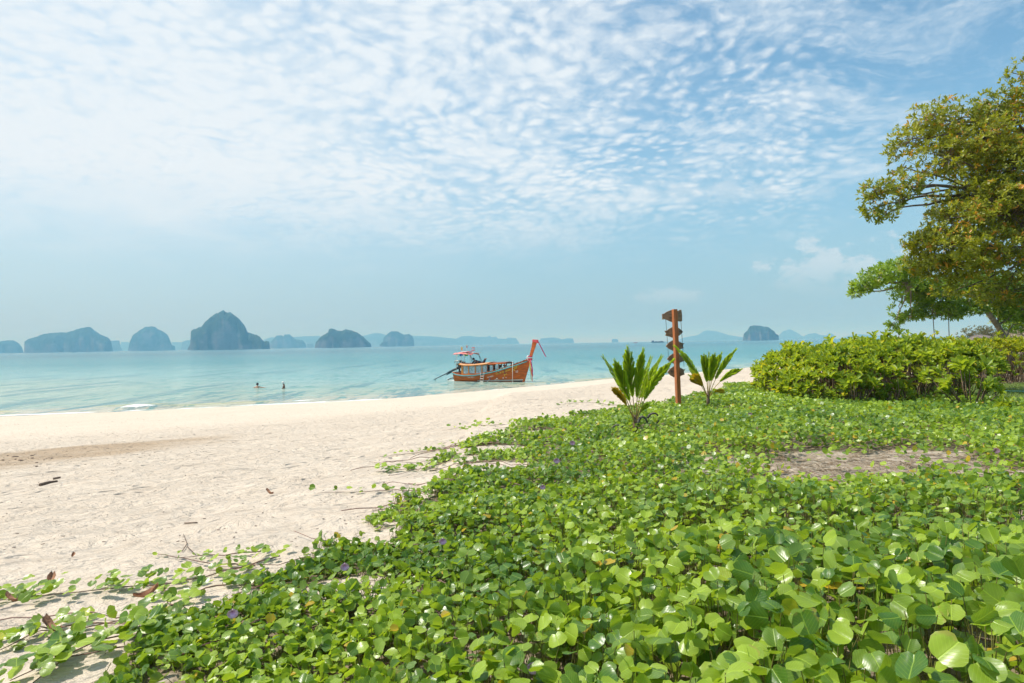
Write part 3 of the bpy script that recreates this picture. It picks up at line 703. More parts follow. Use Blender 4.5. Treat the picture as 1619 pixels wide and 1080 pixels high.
    for k_ in range(420):
        t = rng.uniform(0, 1)**.6; px_, py_ = rng.uniform(-1.8, 8), rng.uniform(1.4, 11)
        if veg(px_, py_) < .5: continue
        h_ = rng.normal(2.9, .5); pts = []
        for q_ in range(9):
            pts.append((px_, py_, float(H(px_, py_))+.012+.03*abs(math.sin(q_*1.3+k_)))); h_ += rng.normal(0, .22); px_ += math.cos(h_)*.14; py_ += math.sin(h_)*.14
        mb.tube(pts, rng.uniform(.0025, .0045), 4)
    st = mb.build('stems', M['vstem'], root, kind='stuff')
    for o in (fo, pt, st): o.matrix_parent_inverse = Matrix.Translation(-root.location)
    # purple flowers
    for px_, py_ in ((545,896),(368,970),(843,1056),(1186,655),(905,700),(880,728),(858,770),(700,856),(1575,712)):
        p = ground(px_, py_, .17); dd = (CAM-p).length; rr = .021 if dd < 6 else .030
        fl = MB(); m3 = (CAM-p).normalized().to_track_quat('Z', 'Y').to_matrix() @ Matrix.Rotation(R(35), 3, 'X')
        prof = [(.003,-rr*1.3),(.006,-rr*.5),(rr*.6,0),(rr*1.0,rr*.25),(rr*1.12,rr*.22)]
        fl.lathe(p, prof, 10, m3); o = fl.build('flower', M['flower'], root, smooth=True); o.matrix_parent_inverse = Matrix.Translation(-root.location)
build_vine()

# dry litter between the stems
def build_litter():
    mb = MB(); c_ = 0
    while c_ < 3600:
        if rng.random() < .42: x = rng.normal(3.3, 1.0); y = rng.normal(6.5, .7)
        else:
            r_ = math.sqrt(rng.uniform(1.2, 80)); a = rng.uniform(R(-45), R(45)); x, y = r_*math.sin(a), r_*math.cos(a)
            if veg(x, y) < .15: continue
        h_ = rng.uniform(0, math.pi); l = rng.uniform(.02, .10); z = float(H(x, y))+rng.uniform(.003, .02)
        dx, dy = math.cos(h_)*l/2, math.sin(h_)*l/2
        mb.tube([(x-dx, y-dy, z), (x, y, z+rng.uniform(0, .012)), (x+dx, y+dy, z+rng.uniform(-.003, .012))], rng.uniform(.0012, .003), 3, False); c_ += 1
    mb.build('dry_litter', M['litter'], kind='stuff', label='dry broken stems and litter on the bare sandy patch and under the vines')
build_litter()

# ------------------------------------------------------------------ runners creeping out over the open sand
tm_r = []
for k_, (tv, tf, tu) in enumerate([template(4, 3, 'round', f, c_, s_) for f, c_, s_ in ((.35,.25,1),(.15,-.3,2),(.5,.2,3))]):
    me = mesh_np('runner_leaf', tv, tf, tu); me.materials.append(M['vine_obj']); tm_r.append(me)
def runner(label, pix, nleaf, size, lift=.05, spread=.05, start=0.0):
    w_ = [ground(*p) for p in pix]; base = w_[0]
    t = thing('vine_runner', label, 'vine', base, 0, 'vine runners creeping out over the open sand')
    n = 26; cum = [0]
    for i in range(1, len(w_)): cum.append(cum[-1] + (w_[i]-w_[i-1]).length)
    S_ = np.linspace(0, cum[-1], n); X_ = np.interp(S_, cum, [p.x for p in w_]) + fbm(S_*3, S_*0, 2, len(pix)+nleaf)*.07; Y_ = np.interp(S_, cum, [p.y for p in w_]) + fbm(S_*3, S_*0+5, 2, nleaf)*.09
    Z_ = H(X_, Y_)+.012+.02*np.abs(fbm(S_*6, S_*0, 2, 8))
    MB().tube([(a-base.x, b-base.y, c_-base.z) for a, b, c_ in zip(X_, Y_, Z_)], [.0045-.0025*i/n for i in range(n)], 5).build('stem', M['vstem'], t, smooth=True)
    for k_ in range(nleaf):
        s_ = (start + (1-start)*rng.random())*cum[-1]; x = np.interp(s_, S_, X_)+rng.normal(0, spread); y = np.interp(s_, S_, Y_)+rng.normal(0, spread); z = float(H(x, y))+rng.uniform(.02, .02+lift*2)
        tl = abs(rng.normal(0, .5)); az = rng.uniform(-3.14, 3.14); nn = Vector((math.sin(tl)*math.cos(az)-.1, math.sin(tl)*math.sin(az)-.25, math.cos(tl))).normalized()
        h_ = rng.uniform(-3.14, 3.14); a_ = Vector((math.cos(h_), math.sin(h_), 0)); a_ = (a_-nn*a_.dot(nn)).normalized(); sd = a_.cross(nn); L_ = size*rng.uniform(.6, 1.25)
        o = bpy.data.objects.new('leaf', tm_r[k_ % 3]); COL.objects.link(o); o.parent = t
        nn2 = sd.cross(a_)
        o.matrix_local = Matrix(((sd.x*L_, a_.x*L_, nn2.x*L_, x-base.x), (sd.y*L_, a_.y*L_, nn2.y*L_, y-base.y), (sd.z*L_, a_.z*L_, nn2.z*L_, z-base.z), (0,0,0,1)))
runner('thick leafy runner reaching to the left edge of the sand past the brown dead leaves', [(440,885),(330,915),(200,932),(90,945),(-20,955)], 150, .056, .035, .075)
runner('red-stemmed runner forking through the sand below the thick leafy one', [(420,915),(330,935),(250,970),(160,990),(60,1000),(-20,1040)], 95, .058, .03, .06)
runner('sparse runner across the bare sand in the lower left corner', [(260,990),(190,1010),(110,1040),(10,1085)], 60, .065, .04, .05)
runner('leaf clump runner pointing to the bottom edge of the sand', [(300,1000),(200,1030),(110,1045),(60,1085)], 42, .070, .05, .06)
runner('bare purple-tipped runner with hardly any leaves on pale sand', [(400,898),(345,897),(290,888),(248,880)], 6, .035, .015, .02)
runner('thin straight runner with a few small leaves above the purple-tipped one', [(420,872),(380,877),(330,880),(285,883)], 14, .042, .02, .03)
runner('leafy runner ending in a small upright tuft on mid-beach sand', [(690,742),(650,745),(620,747),(592,748)], 60, .060, .04, .06)
runner('long dotted runner with seven or so spaced leaf tufts on mid-beach sand', [(680,775),(620,779),(560,780),(505,782)], 20, .055, .03, .03)
runner('short runner beside the brown coconut husk', [(665,790),(640,800),(610,806),(585,809)], 10, .045, .02, .03)
runner('thin runner trailing along the upper edge of the vine carpet', [(735,700),(690,712),(640,720),(600,724)], 24, .060, .03, .05)
runner('wispy runner high up the beach behind the vine carpet', [(800,672),(770,674),(740,675),(700,682)], 26, .075, .03, .09)
runner('farthest runner on the sand near the left palm', [(985,642),(950,638),(920,637),(880,641)], 30, .085, .03, .12)

# ------------------------------------------------------------------ hedges
def rosettes(C, Nrm, nleaf, L0, tint0, tm, spread=(.35, 1.1)):
    n = len(C); k_ = nleaf
    t1 = norm(np.cross(Nrm, np.array([.3,.2,.9])+0*Nrm)); t2 = np.cross(Nrm, t1)
    ph = (np.arange(k_)[None]*2.4 + rng.uniform(0, 6.28, (n, 1))); op = rng.uniform(spread[0], spread[1], (n, k_))
    ax = (Nrm[:,None]*np.cos(op)[...,None] + (t1[:,None]*np.cos(ph)[...,None] + t2[:,None]*np.sin(ph)[...,None])*np.sin(op)[...,None]).reshape(-1, 3)
    rad_ = (t1[:,None]*np.cos(ph)[...,None] + t2[:,None]*np.sin(ph)[...,None]).reshape(-1, 3)
    Nn = np.repeat(Nrm, k_, 0); nr = norm(Nn*1.0 - rad_*.5 + rng.normal(0, .18, Nn.shape)); nr = norm(nr - ax*(nr*ax).sum(1, keepdims=True))
    pos = np.repeat(C, k_, 0) + rng.normal(0, .012, Nn.shape); L = np.repeat(L0, k_)*rng.uniform(.65, 1.15, n*k_)
    tint = np.clip(np.repeat(tint0, k_)+rng.normal(0, .13, n*k_), 0, .915)
    return pos, norm(ax), nr, L, L*rng.uniform(.36, .46, n*k_), tint
def hedge(name, label, x0, x1, y0, y1, hgt, nros, mkey, nobj, yel=.03, L0=.135, seed=0, slope=.1, group='naupaka hedges on the dune'):
    gx = (x0+x1)/2; gy = (y0+y1)/2; base = Vector((gx, gy, float(H(gx, gy))))
    t = thing(name, label, 'hedge', base, 0, group)
    lx = (x1-x0)/2; ly = (y1-y0)/2
    def top(x, y):
        u = np.abs((x-gx)/lx); v = np.abs((y-gy)/ly)
        e = np.clip(1-u**5, 0, 1)**.5*np.clip(1-v**5, 0, 1)**.45
        return hgt(x)*(.35+.65*e) + .50*fbm(x*1.8, y*1.8, 3, seed)
    def inside(x, y):
        u = np.abs((x-gx)/lx); v = np.abs((y-gy)/ly); return u**4+v**4 < 1+.5*fbm(x*1.2, y*1.2, 3, seed+4)
    C = []; Nn = []
    while len(C) < nros:
        x = rng.uniform(x0, x1); y = rng.uniform(y0, y1)
        if not inside(x, y): continue
        u = (x-gx)/lx; v = (y-gy)/ly
        tp = float(top(x, y)); rim = max(abs(u), abs(v))
        q_ = rng.random()
        if rim > .72 and q_ < .82: z = rng.uniform(.08, 1)**.75*tp
        else: z = tp*(rng.uniform(.78, 1.03) if rng.random() > .06 else rng.uniform(1.0, 1.16))
        if rng.random() < .18 and z < .6*tp: continue
        gz = float(H(x, y)); C.append((x, y, gz+z))
        o_ = rim**3*(1-.4*z/tp); Nn.append((u*o_*.9+rng.normal(0,.28), v*o_*.9+rng.normal(0,.28)-.10, .9+rng.normal(0,.1)))
    C = np.array(C); Nn = norm(np.array(Nn)); hrel = (C[:,2]-H(C[:,0],C[:,1]))
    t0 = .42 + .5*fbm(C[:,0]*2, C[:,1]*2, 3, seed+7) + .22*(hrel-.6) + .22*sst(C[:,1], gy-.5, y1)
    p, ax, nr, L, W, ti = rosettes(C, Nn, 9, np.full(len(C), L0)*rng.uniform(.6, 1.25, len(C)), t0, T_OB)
    ti[rng.random(len(ti)) < yel] = .99
    tm = []
    for tv, tf, tu in T_OB:
        me = mesh_np('hedge_leaf', tv, tf, tu); me.attributes.new('tint', 'FLOAT', 'POINT').data.foreach_set('value', np.full(len(tv), rng.uniform(.3,.8), np.float32)); me.materials.append(M[mkey]); tm.append(me)
    cx, cy_, dp = proj(p); vis = (cx > 5) & (cx < 1615) & ((p[:,1] < y0+ly*.5) | (p[:,2] > base.z+.8)); sc_ = np.where(vis, L/dp, -1) + rng.random(len(L))*.002
    big_ = np.argsort(-sc_)[:nobj]; isb = np.zeros(len(L), bool); isb[big_] = True
    side = norm(np.cross(ax, nr))
    for j, i in enumerate(big_):
        o = bpy.data.objects.new('leaf', tm[j % 3]); COL.objects.link(o); o.parent = t
        s3 = side[i]*W[i]; a3 = ax[i]*L[i]; n3 = np.cross(side[i], ax[i])*L[i]; q_ = p[i]-np.array(base)
        o.matrix_local = Matrix(((s3[0],a3[0],n3[0],q_[0]),(s3[1],a3[1],n3[1],q_[1]),(s3[2],a3[2],n3[2],q_[2]),(0,0,0,1)))
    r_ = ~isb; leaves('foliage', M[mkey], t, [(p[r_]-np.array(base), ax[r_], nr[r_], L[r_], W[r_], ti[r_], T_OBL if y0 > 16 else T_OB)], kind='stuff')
    mb = MB()
    for i in range(0, len(C), 2):
        c_ = C[i]; bx = c_[0]-Nn[i][0]*.35+rng.normal(0,.1); by = c_[1]-Nn[i][1]*.35+rng.normal(0,.08); b_ = np.array([bx, by, H(bx, by)-.02])
        m_ = (c_+b_)/2 + np.array([rng.normal(0,.04), rng.normal(0,.04), 0])
        mb.tube([b_-np.array(base), m_-np.array(base), c_-np.array(base)], [.011, .008, .004], 4, False)
    mb.build('stems', M['hstem'], t, smooth=True, kind='stuff')
    mb = MB()                              # bare grey twigs that stick up in the middle of the hedge
    return t
hedge('naupaka_hedge', 'wide leafy green hedge with brown stems at its foot behind the vine carpet', 5.75, 10.0, 13.0, 17.6,
      lambda x: .84+.20*sst(x, 5.8, 7.3), 1500, 'hedge', 300, .045, .165, 3)
hedge('naupaka_hedge', 'yellow-green sunlit hedge behind the strip of lawn at the right edge', 9.2, 21, 18.4, 22.0,
      lambda x: 1.10+0*np.asarray(x), 2100, 'hedge_y', 150, .09, .145, 13)
def leafy_plant(name, label, p, nros, L0, rad_, hgt, mkey='hedge', group=None):
    t = thing(name, label, 'plant', p, 0, group)
    C = np.stack([rng.normal(0, rad_, nros), rng.normal(0, rad_, nros), rng.uniform(.35, 1, nros)*hgt], 1)
    Nn = norm(np.stack([C[:,0]*1.2, C[:,1]*1.2-.05, .5+0*C[:,0]], 1)+rng.normal(0,.12,(nros,3)))
    q_, ax, nr, L, W, ti = rosettes(C, Nn, 8, np.full(nros, L0)*rng.uniform(.8, 1.15, nros), rng.uniform(.15,.5,nros), T_OB)
    tv, tf, tu = T_OB[0]; me = mesh_np('plant_leaf', tv, tf, tu, np.full(len(tv), .4)); me.materials.append(M[mkey]); side = norm(np.cross(ax, nr))
    for i in range(len(L)):
        o = bpy.data.objects.new('leaf', me); COL.objects.link(o); o.parent = t
        s3 = side[i]*W[i]*1.1; a3 = ax[i]*L[i]; n3 = np.cross(side[i], ax[i])*L[i]
        o.matrix_local = Matrix(((s3[0],a3[0],n3[0],q_[i][0]),(s3[1],a3[1],n3[1],q_[i][1]),(s3[2],a3[2],n3[2],q_[i][2]),(0,0,0,1)))
    mb = MB()
    for c_ in C: mb.tube([(c_[0]*.2, c_[1]*.2, -.03), (c_[0]*.7, c_[1]*.7, c_[2]*.5), tuple(c_)], [.012,.009,.006], 5)
    mb.build('stem', M['hstem'], t, smooth=True)
leafy_plant('leafy_plant', 'low dark green seedling by itself on the lawn edge at the right', ground(1588,652), 5, .20, .05, .12)
leafy_plant('leafy_plant', 'broad-leaved green rosette plant in front of the right end of the hedge', ground(1535,645), 18, .22, .22, .75)
leafy_plant('leafy_plant', 'glossy broad-leaved rosette plant before the left half of the hedge', ground(1352,640), 12, .20, .15, .55)
leafy_plant('leafy_plant', 'leafy rosette shoot before the middle of the hedge', ground(1412,640), 9, .19, .13, .42)
leafy_plant('leafy_plant', 'small leafy shoot between the signpost side of the hedge and the sand', ground(1222,628), 7, .16, .14, .35)

# lawn and hose ------------------------------------------------------
def build_lawn():
    n = 26000; x = rng.uniform(9.0, 17, n); y = rng.uniform(11.0, 18.6, n)
    k_ = (fbm(x*1.5, y*1.5, 3, 5) > -.16) & (x-y*.02 > 9.2); x, y = x[k_], y[k_]; n = len(x)
    z = H(x, y); h_ = rng.uniform(-3.14, 3.14, n); pos = np.stack([x, y, z-.004], 1)
    ax = norm(np.stack([rng.normal(0,.5,n), rng.normal(0,.5,n), 1+0*x], 1)); nr = norm(np.stack([np.cos(h_), np.sin(h_), 0*h_+.2], 1)); nr = norm(nr-ax*(nr*ax).sum(1, keepdims=True))
    leaves('lawn_grass', M['lawn'], None, [(pos, ax, nr, rng.uniform(.03,.07,n), np.full(n, .008), rng.random(n), [template(1, 2, 'lance', 0, .4, 1)])], kind='stuff')
build_lawn()
hp = [ground(px_, py_) for px_, py_ in ((1583,620.0),(1600,620.5),(1619,621),(1660,622),(1720,624))]
hs = MB().tube([p+Vector((0,0,.03)) for p in hp], .012, 6).build('garden_hose', M['hose'], smooth=True)
hs['label'] = 'pale teal garden hose lying across the lawn at the right edge'; hs['category'] = 'hose'

# ------------------------------------------------------------------ trees
def limb(mb, a, b, r0, r1, sag=.1, seed=0, n=9):
    a = Vector(a); b = Vector(b); r_ = random.Random(seed); L_ = (b-a).length; pts = []
    o1 = Vector((r_.uniform(-1,1), r_.uniform(-1,1), r_.uniform(-.3,1)))*L_*sag
    for i in range(n+1):
        t = i/n; p = a.lerp(b, t) + o1*math.sin(t*math.pi) + Vector((r_.uniform(-1,1), r_.uniform(-1,1), r_.uniform(-1,1)))*L_*.012
        pts.append(p)
    mb.tube(pts, [r0+(r1-r0)*(i/n)**.8 for i in range(n+1)], 7); return pts
def tree(label, trunk_pts, trunk_r, puffs, mkey, bark, L0, density, ytint, group=None, name='shade_tree', hang=None):
    base = Vector(trunk_pts[0]); t = thing(name, label, 'tree', base, 0, group)
    MB().tube([Vector(p)-base for p in trunk_pts], trunk_r, 10).build('trunk', M[bark], t, smooth=True)
    tops = [Vector(p) for p in trunk_pts[1:]]
    Cs, Ns, T0 = [], [], []; tw = MB()
    for j, (c_, rr, tj) in enumerate(puffs):
        c_ = Vector(c_); st = min(tops, key=lambda p: (p-c_).length + abs(p.z-c_.z)*.3)
        mb = MB(); pts = limb(mb, st-base, c_-base, .03+.02*min(2, (st-c_).length/3), .012, .10, j)
        mb.build('branch', M[bark], t, smooth=True)
        rr = np.array(rr); nn = int(density*rr[0]*rr[2]*4)
        d = norm(rng.normal(0, 1, (nn, 3))); rad_ = rng.uniform(.12, 1, nn)**.42
        rad_ = rad_*(1+.5*fbm(d[:,0]*2.2+j*7, d[:,2]*2.2+d[:,1], 3, j))
        C = np.array(c_) + d*rad_[:,None]*rr
        keep = fbm(C[:,0]*1.9+C[:,1], C[:,2]*1.9, 3, 77) > -.085
        C = C[keep]; d = d[keep]; rad_ = rad_[keep]
        Cs.append(C); Ns.append(norm(d*.8+np.array([-.25,-.1,.55])+rng.normal(0,.35,d.shape))); T0.append(tj + .32*fbm(C[:,0]*2.5, C[:,2]*2.5, 2, 31))
        for i in range(0, len(C), 14):
            a_ = np.array(c_)*.45 + C[i]*.55 + rng.normal(0, .08, 3); b0 = np.array(c_)+ (C[i]-np.array(c_))*.12
            tw.tube([b0-np.array(base), a_-np.array(base), C[i]-np.array(base)], [.012,.008,.004], 3, False)
    tw.build('twigs', M[bark], t, kind='stuff')
    C = np.concatenate(Cs); Nn = np.concatenate(Ns); T0 = np.concatenate(T0)
    p, ax, nr, L, W, ti = rosettes(C, Nn, 8, np.full(len(C), L0)*rng.uniform(.7,1.2,len(C)), T0, T_OBL, (.5, 1.5))
    k_ = np.repeat(rng.random(len(C)) < ytint, 8) & (rng.random(len(L)) < .5); ti[k_] = .99
    nr = norm(nr + np.array([0,0,.35]))
    leaves('crown', M[mkey], t, [(p-np.array(base), ax, nr, L, W*1.15, ti, T_TR)])
    return t
K = 1/1079
def pf(px_, py_, Y, rx, rz, ry, tj=.45):            # one puff of foliage: place and radii in metres from its apparent size
    return (tuple(at(px_, py_, Y)), (rx*K*Y, ry, rz*K*Y), tj)
tb = Vector((14.6, 17.4, 0)); tb.z = float(H(tb.x, tb.y))-.1
tree('tall spreading tree with yellowish-orange tinged leaves at the right edge above the hedge',
     [tb, tb+Vector((-.1,0,1.7)), at(1660,445,17.2), at(1630,400,17), at(1620,320,17), at(1640,220,17.2)], [.34,.27,.23,.20,.16,.09],
     [pf(1614,118,17,17,28,1.0,.5), pf(1580,165,17,28,34,1.1,.5), pf(1640,180,17.5,55,60,1.6,.4), pf(1468,188,16.6,34,26,.9,.5), pf(1440,222,16.8,34,28,.9,.6),
      pf(1508,192,17.2,36,28,1.0,.45), pf(1545,225,16.6,45,42,1.2,.55), pf(1500,250,16.3,46,36,1.2,.6), pf(1590,265,16.4,50,48,1.4,.55), pf(1425,262,16.6,22,16,.6,.5),
      pf(1385,300,16.0,26,17,.6,.35), pf(1420,318,16.0,26,22,.7,.35), pf(1400,338,16.0,26,16,.6,.35), pf(1378,330,16.0,12,18,.4,.35), pf(1438,295,16.2,22,16,.6,.4),
      pf(1540,320,16.2,54,44,1.3,.55), pf(1505,345,16.0,34,32,1.0,.55), pf(1600,340,16.4,46,52,1.5,.4), pf(1498,388,15.8,52,30,1.1,.6), pf(1465,380,16,32,18,.8,.6),
      pf(1560,395,16.2,54,40,1.3,.5), pf(1610,410,16.4,42,36,1.3,.4), pf(1510,425,16.0,52,22,1.1,.5), pf(1470,415,16.1,36,18,.9,.5), pf(1585,300,17.6,70,90,1.3,.3), pf(1560,230,18.2,60,50,1.2,.25), pf(1530,452,16.4,50,20,1.1,.5), pf(1590,462,16.8,44,24,1.2,.4),
      pf(1690,300,17.5,70,110,2.0,.4), pf(1700,180,17.5,60,60,1.8,.45), pf(1700,420,17.5,60,30,1.8,.4)],
     'tree', 'bark', .112, 245, .17)
t2 = Vector(at(1600,546,26)); t2.z = float(H(t2.x, t2.y))-.1
tree('leaning pale-trunked tree with fresh green leaves and low spreading limbs beyond the hedge',
     [t2, at(1590,536,25.9), at(1577,515,25.6), at(1560,492,25.3), at(1545,472,25), at(1500,452,24.6), at(1440,447,24)], [.13,.115,.10,.09,.08,.06,.04],
     [pf(1365,452,23.5,22,10,.6,.6), pf(1390,438,23.5,30,15,.9,.65), pf(1352,463,23.5,9,9,.4,.6), pf(1425,425,23.6,34,18,1.1,.6), pf(1440,455,24,40,20,1.2,.5),
      pf(1420,485,24,18,14,.8,.5), pf(1415,508,24,10,18,.5,.5), pf(1440,500,24.2,20,8,.6,.4), pf(1475,470,24.5,38,22,1.2,.4), pf(1480,492,24.5,40,14,1.0,.3),
      pf(1520,450,24.8,42,18,1.3,.45), pf(1520,487,25,40,14,1.1,.3), pf(1465,448,24.4,40,20,1.2,.5), pf(1560,450,25,40,20,1.3,.4), pf(1600,455,25,40,24,1.5,.4),
      pf(1610,490,25.5,30,20,1.4,.55), pf(1585,478,26.5,34,14,1.2,.4), pf(1615,512,27,24,16,1.2,.6), pf(1545,482,26,26,12,1.0,.35), pf(1655,470,25.5,40,40,2,.4)],
     'tree2', 'bark_w', .140, 210, .03)
t3 = Vector(at(1640,545,33)); t3.z = float(H(t3.x, t3.y))-.1
tree('yellow-leaved bushy tree behind the leaning trunk near the green bin',
     [t3, t3+Vector((-.3,0,1.0)), at(1625,505,33), at(1600,480,33)], [.16,.13,.10,.07],
     [pf(1590,500,33,24,14,1,.75), pf(1612,492,33,26,22,1.3,.7), pf(1572,492,33,13,10,.8,.8), pf(1640,490,33,30,34,1.6,.5), pf(1568,478,33,18,10,1,.6)],
     'hedge_y', 'bark', .13, 60, .10, name='bushy_tree')
def shrub(label, p, rr, n, mkey, L0, group=None, nm='dry_shrub'):
    t = thing(nm, label, 'shrub', p, 0, group)
    d = norm(rng.normal(0, 1, (n, 3))); d[:,2] = np.abs(d[:,2]); rad_ = rng.uniform(.1, 1, n)**.5; C = d*rad_[:,None]*np.array(rr)
    q_, ax, nr, L, W, ti = rosettes(C, norm(d+np.array([0,0,.4])), 6, np.full(n, L0), rng.uniform(.1,.8,n), T_OBL, (.3,1.4))
    leaves('foliage', M[mkey], t, [(q_, ax, nr, L, W, ti, T_OBL)])
    mb = MB()
    for i in range(0, n, 4): mb.tube([(0,0,-.3), tuple(C[i]*.5+rng.normal(0,.05,3)), tuple(C[i])], [.03,.015,.006], 3, False)
    mb.build('branches', M['bark_w'], t, kind='stuff')
def gp(px_, py_, Y):
    p = at(px_, py_, Y); p.z = float(H(p.x, p.y)); return p
shrub('grey-green scraggy shrub above the rocks left of the leaning trunk', gp(1545,533,42)+Vector((0,0,.7)), (1.5,1.2,1.2), 420, 'dryshrub', .11, 'dry shrubs by the rocks')
shrub('tangled brown dry bush hanging over the rocks under the tree', gp(1562,533,43)+Vector((0,0,1.0)), (1.2,1.0,.9), 300, 'dryshrub', .10, 'dry shrubs by the rocks')
shrub('dry olive bush on the earth bank at the right edge', gp(1608,525,46)+Vector((0,0,.2)), (1.6,1.4,1.6), 380, 'dryshrub', .12, 'dry shrubs by the rocks')
shrub('dark leafy bush at the right edge above the earth bank', gp(1626,520,50)+Vector((0,0,1.4)), (2.2,2,2.4), 600, 'tree2', .14, None, 'bush')
for i, (px_, py_, Y, sz, lb) in enumerate(((1535,538,40,(1.0,.8,.55),'pale grey boulder at the left end of the rocks by the sea'), (1550,536,41,(1.3,1.0,.85),'dark brown boulder in the middle of the rocks under the dry shrub'),
        (1570,536,41.5,(1.4,1.0,.80),'large dark boulder touching the leaning trunk'), (1583,537,40,(.8,.7,.55),'small rock just left of the green bin'), (1543,539,38.5,(.7,.5,.35),'low flat stone in front of the boulders'))):
    p = gp(px_, py_, Y); o = MB().blob((0,0,0), sz, i+3, .38, 22, 14).build('boulder', M['rock'], None, smooth=True); o.location = p+Vector((0,0,sz[2]*.45))
    o['label'] = lb; o['category'] = 'rock'; o['group'] = 'rocks under the trees'
p = gp(1599,538,31); t = thing('litter_bin', 'dark green plastic barrel bin beside the leaning tree trunk', 'bin', p)
MB().lathe((0,0,0), [(0,0),(.20,0),(.215,.02),(.23,.1),(.235,.35),(.245,.36),(.235,.37),(.23,.62),(.24,.63),(.24,.66)], 18).build('barrel', M['bin'], t, smooth=True)
MB().lathe((0,0,.655), [(.255,0),(.258,.03),(.22,.06),(.0,.075)], 18).build('lid', M['green'], t, smooth=True)

# swing on two ropes
t = thing('rope_swing', 'wooden swing hanging on two long pale ropes from the spreading tree', 'swing', tuple(gp(1487,545,24.5)))
b_ = Vector(t.location); ra = at(1473,470,24.5)-b_; rb = at(1499,470,24.5)-b_
za = .45
MB().tube([ra, (ra.x*.9+.02, .0, 1.6), (ra.x+.12, 0, za)], .014, 5).build('rope', M['stick'], t); MB().tube([rb, (rb.x, .0, 1.6), (rb.x+.02, 0, za)], .014, 5).build('rope', M['stick'], t)
MB().box(((ra.x+rb.x)/2+.07, 0, za), (abs(rb.x-ra.x)+.2, .22, .035)).build('seat', M['woodd'], t, bevel=.004)

# ------------------------------------------------------------------ people
def body(joints, edges, m, name='body', parent=None, sub=2):
    keys = list(joints); me = bpy.data.meshes.new(name); me.from_pydata([joints[k_][:3] for k_ in keys], [(keys.index(a), keys.index(b)) for a, b in edges], [])
    o = link(name, me, m, parent); o.modifiers.new('skin', 'SKIN'); sd = o.modifiers.new('sub', 'SUBSURF'); sd.levels = sd.render_levels = sub
    for i, k_ in enumerate(keys):
        me.skin_vertices[0].data[i].radius = (joints[k_][3], joints[k_][4] if len(joints[k_]) > 4 else joints[k_][3])
    me.skin_vertices[0].data[keys.index('pelvis')].use_root = True
    return o
def person(label, loc, rz, J, clothes=(), hair=True, cap=False, skin='skin', scale=1.0, hand_ok=True):
    t = thing('person', label, 'person', loc, rz); t.scale = (scale,)*3
    keys = list(J); E = [('pelvis','belly'),('belly','chest'),('chest','neck'),('neck','head'),('head','crown')]
    for s_ in ('l', 'r'):
        E += [('chest','sho_'+s_),('sho_'+s_,'elb_'+s_),('elb_'+s_,'wri_'+s_),('wri_'+s_,'han_'+s_),('pelvis','hip_'+s_),('hip_'+s_,'kne_'+s_),('kne_'+s_,'ank_'+s_),('ank_'+s_,'toe_'+s_)]
    me = bpy.data.meshes.new('body'); me.from_pydata([J[k_][:3] for k_ in keys], [(keys.index(a), keys.index(b)) for a, b in E], [])
    o = link('body', me, M[skin], t)
    if not me.skin_vertices: me.attributes; 
    bm = bmesh.new(); bm.from_mesh(me); lay = bm.verts.layers.skin.verify(); bm.verts.ensure_lookup_table()
    for i, k_ in enumerate(keys):
        r_ = J[k_][3:]; bm.verts[i][lay].radius = (r_[0], r_[1] if len(r_) > 1 else r_[0]); bm.verts[i][lay].use_root = (k_ == 'pelvis')
    bm.to_mesh(me); bm.free()
    o.modifiers.new('skin', 'SKIN').use_smooth_shade = True; sd = o.modifiers.new('sub', 'SUBSURF'); sd.levels = sd.render_levels = 2
    # fingers for each hand
    for s_ in ('l', 'r'):
        wv = Vector(J['wri_'+s_][:3]); hv = Vector(J['han_'+s_][:3]); dr = (hv-wv).normalized(); sdv = dr.cross(Vector((0,0,1)))
        sdv = sdv.normalized() if sdv.length > .1 else Vector((0,1,0)); mb = MB()
        for q_, (o_, l_) in enumerate(((-.03,.065),(-.01,.08),(.01,.075),(.03,.06))):
            b0 = hv+sdv*o_; mb.tube([b0-dr*.03, b0+dr*l_*.6, b0+dr*l_+Vector((0,0,-.01))], [.009,.008,.006], 5)
        mb.tube([hv-dr*.05+sdv*.03, hv-dr*.01+sdv*.06, hv+dr*.015+sdv*.07], [.010,.009,.007], 5)
        mb.build('fingers', M[skin], t, smooth=True)
    hd = Vector(J['crown'][:3]); h0 = Vector(J['head'][:3]); n_ = (hd-h0).normalized()
    if hair:
        q3 = n_.to_track_quat('Z', 'Y').to_matrix()
        MB().lathe(h0+n_*.015, [(.103,-.05),(.112,.0),(.113,.05),(.100,.10),(.065,.140),(.0,.152)], 14, q3).build('hair' if not cap else 'cap', M['hair'] if not cap else M['white'], t, smooth=True)
    for nm, mk, segs in clothes:
        mb = MB()
        for pts, rads in segs: mb.tube([J[p][:3] for p in pts], rads, 12)
        mb.build(nm, M[mk], t, smooth=True)
    return t
def stand(leg=.0, la=None, ra_=None):
    J = {'pelvis': (0,0,.95,.15,.11), 'belly': (0,0,1.10,.135,.10), 'chest': (0,0,1.33,.16,.11), 'neck': (0,0,1.50,.055), 'head': (0,-.02,1.61,.085,.095), 'crown': (0,-.02,1.70,.07,.08)}
    for s_, k_ in (('l',-1),('r',1)):
        J['sho_'+s_] = (.19*k_,0,1.41,.055); J['elb_'+s_] = (.25*k_,.02,1.13,.042); J['wri_'+s_] = (.25*k_,-.08,.90,.03); J['han_'+s_] = (.25*k_,-.11,.82,.034,.02)
        J['hip_'+s_] = (.09*k_,0,.88,.095); J['kne_'+s_] = (.10*k_,-.02+leg*k_*-.1,.49,.06); J['ank_'+s_] = (.10*k_,leg*k_*.12,.09,.04); J['toe_'+s_] = (.11*k_,-.15+leg*k_*.12,.04,.035)
    return J
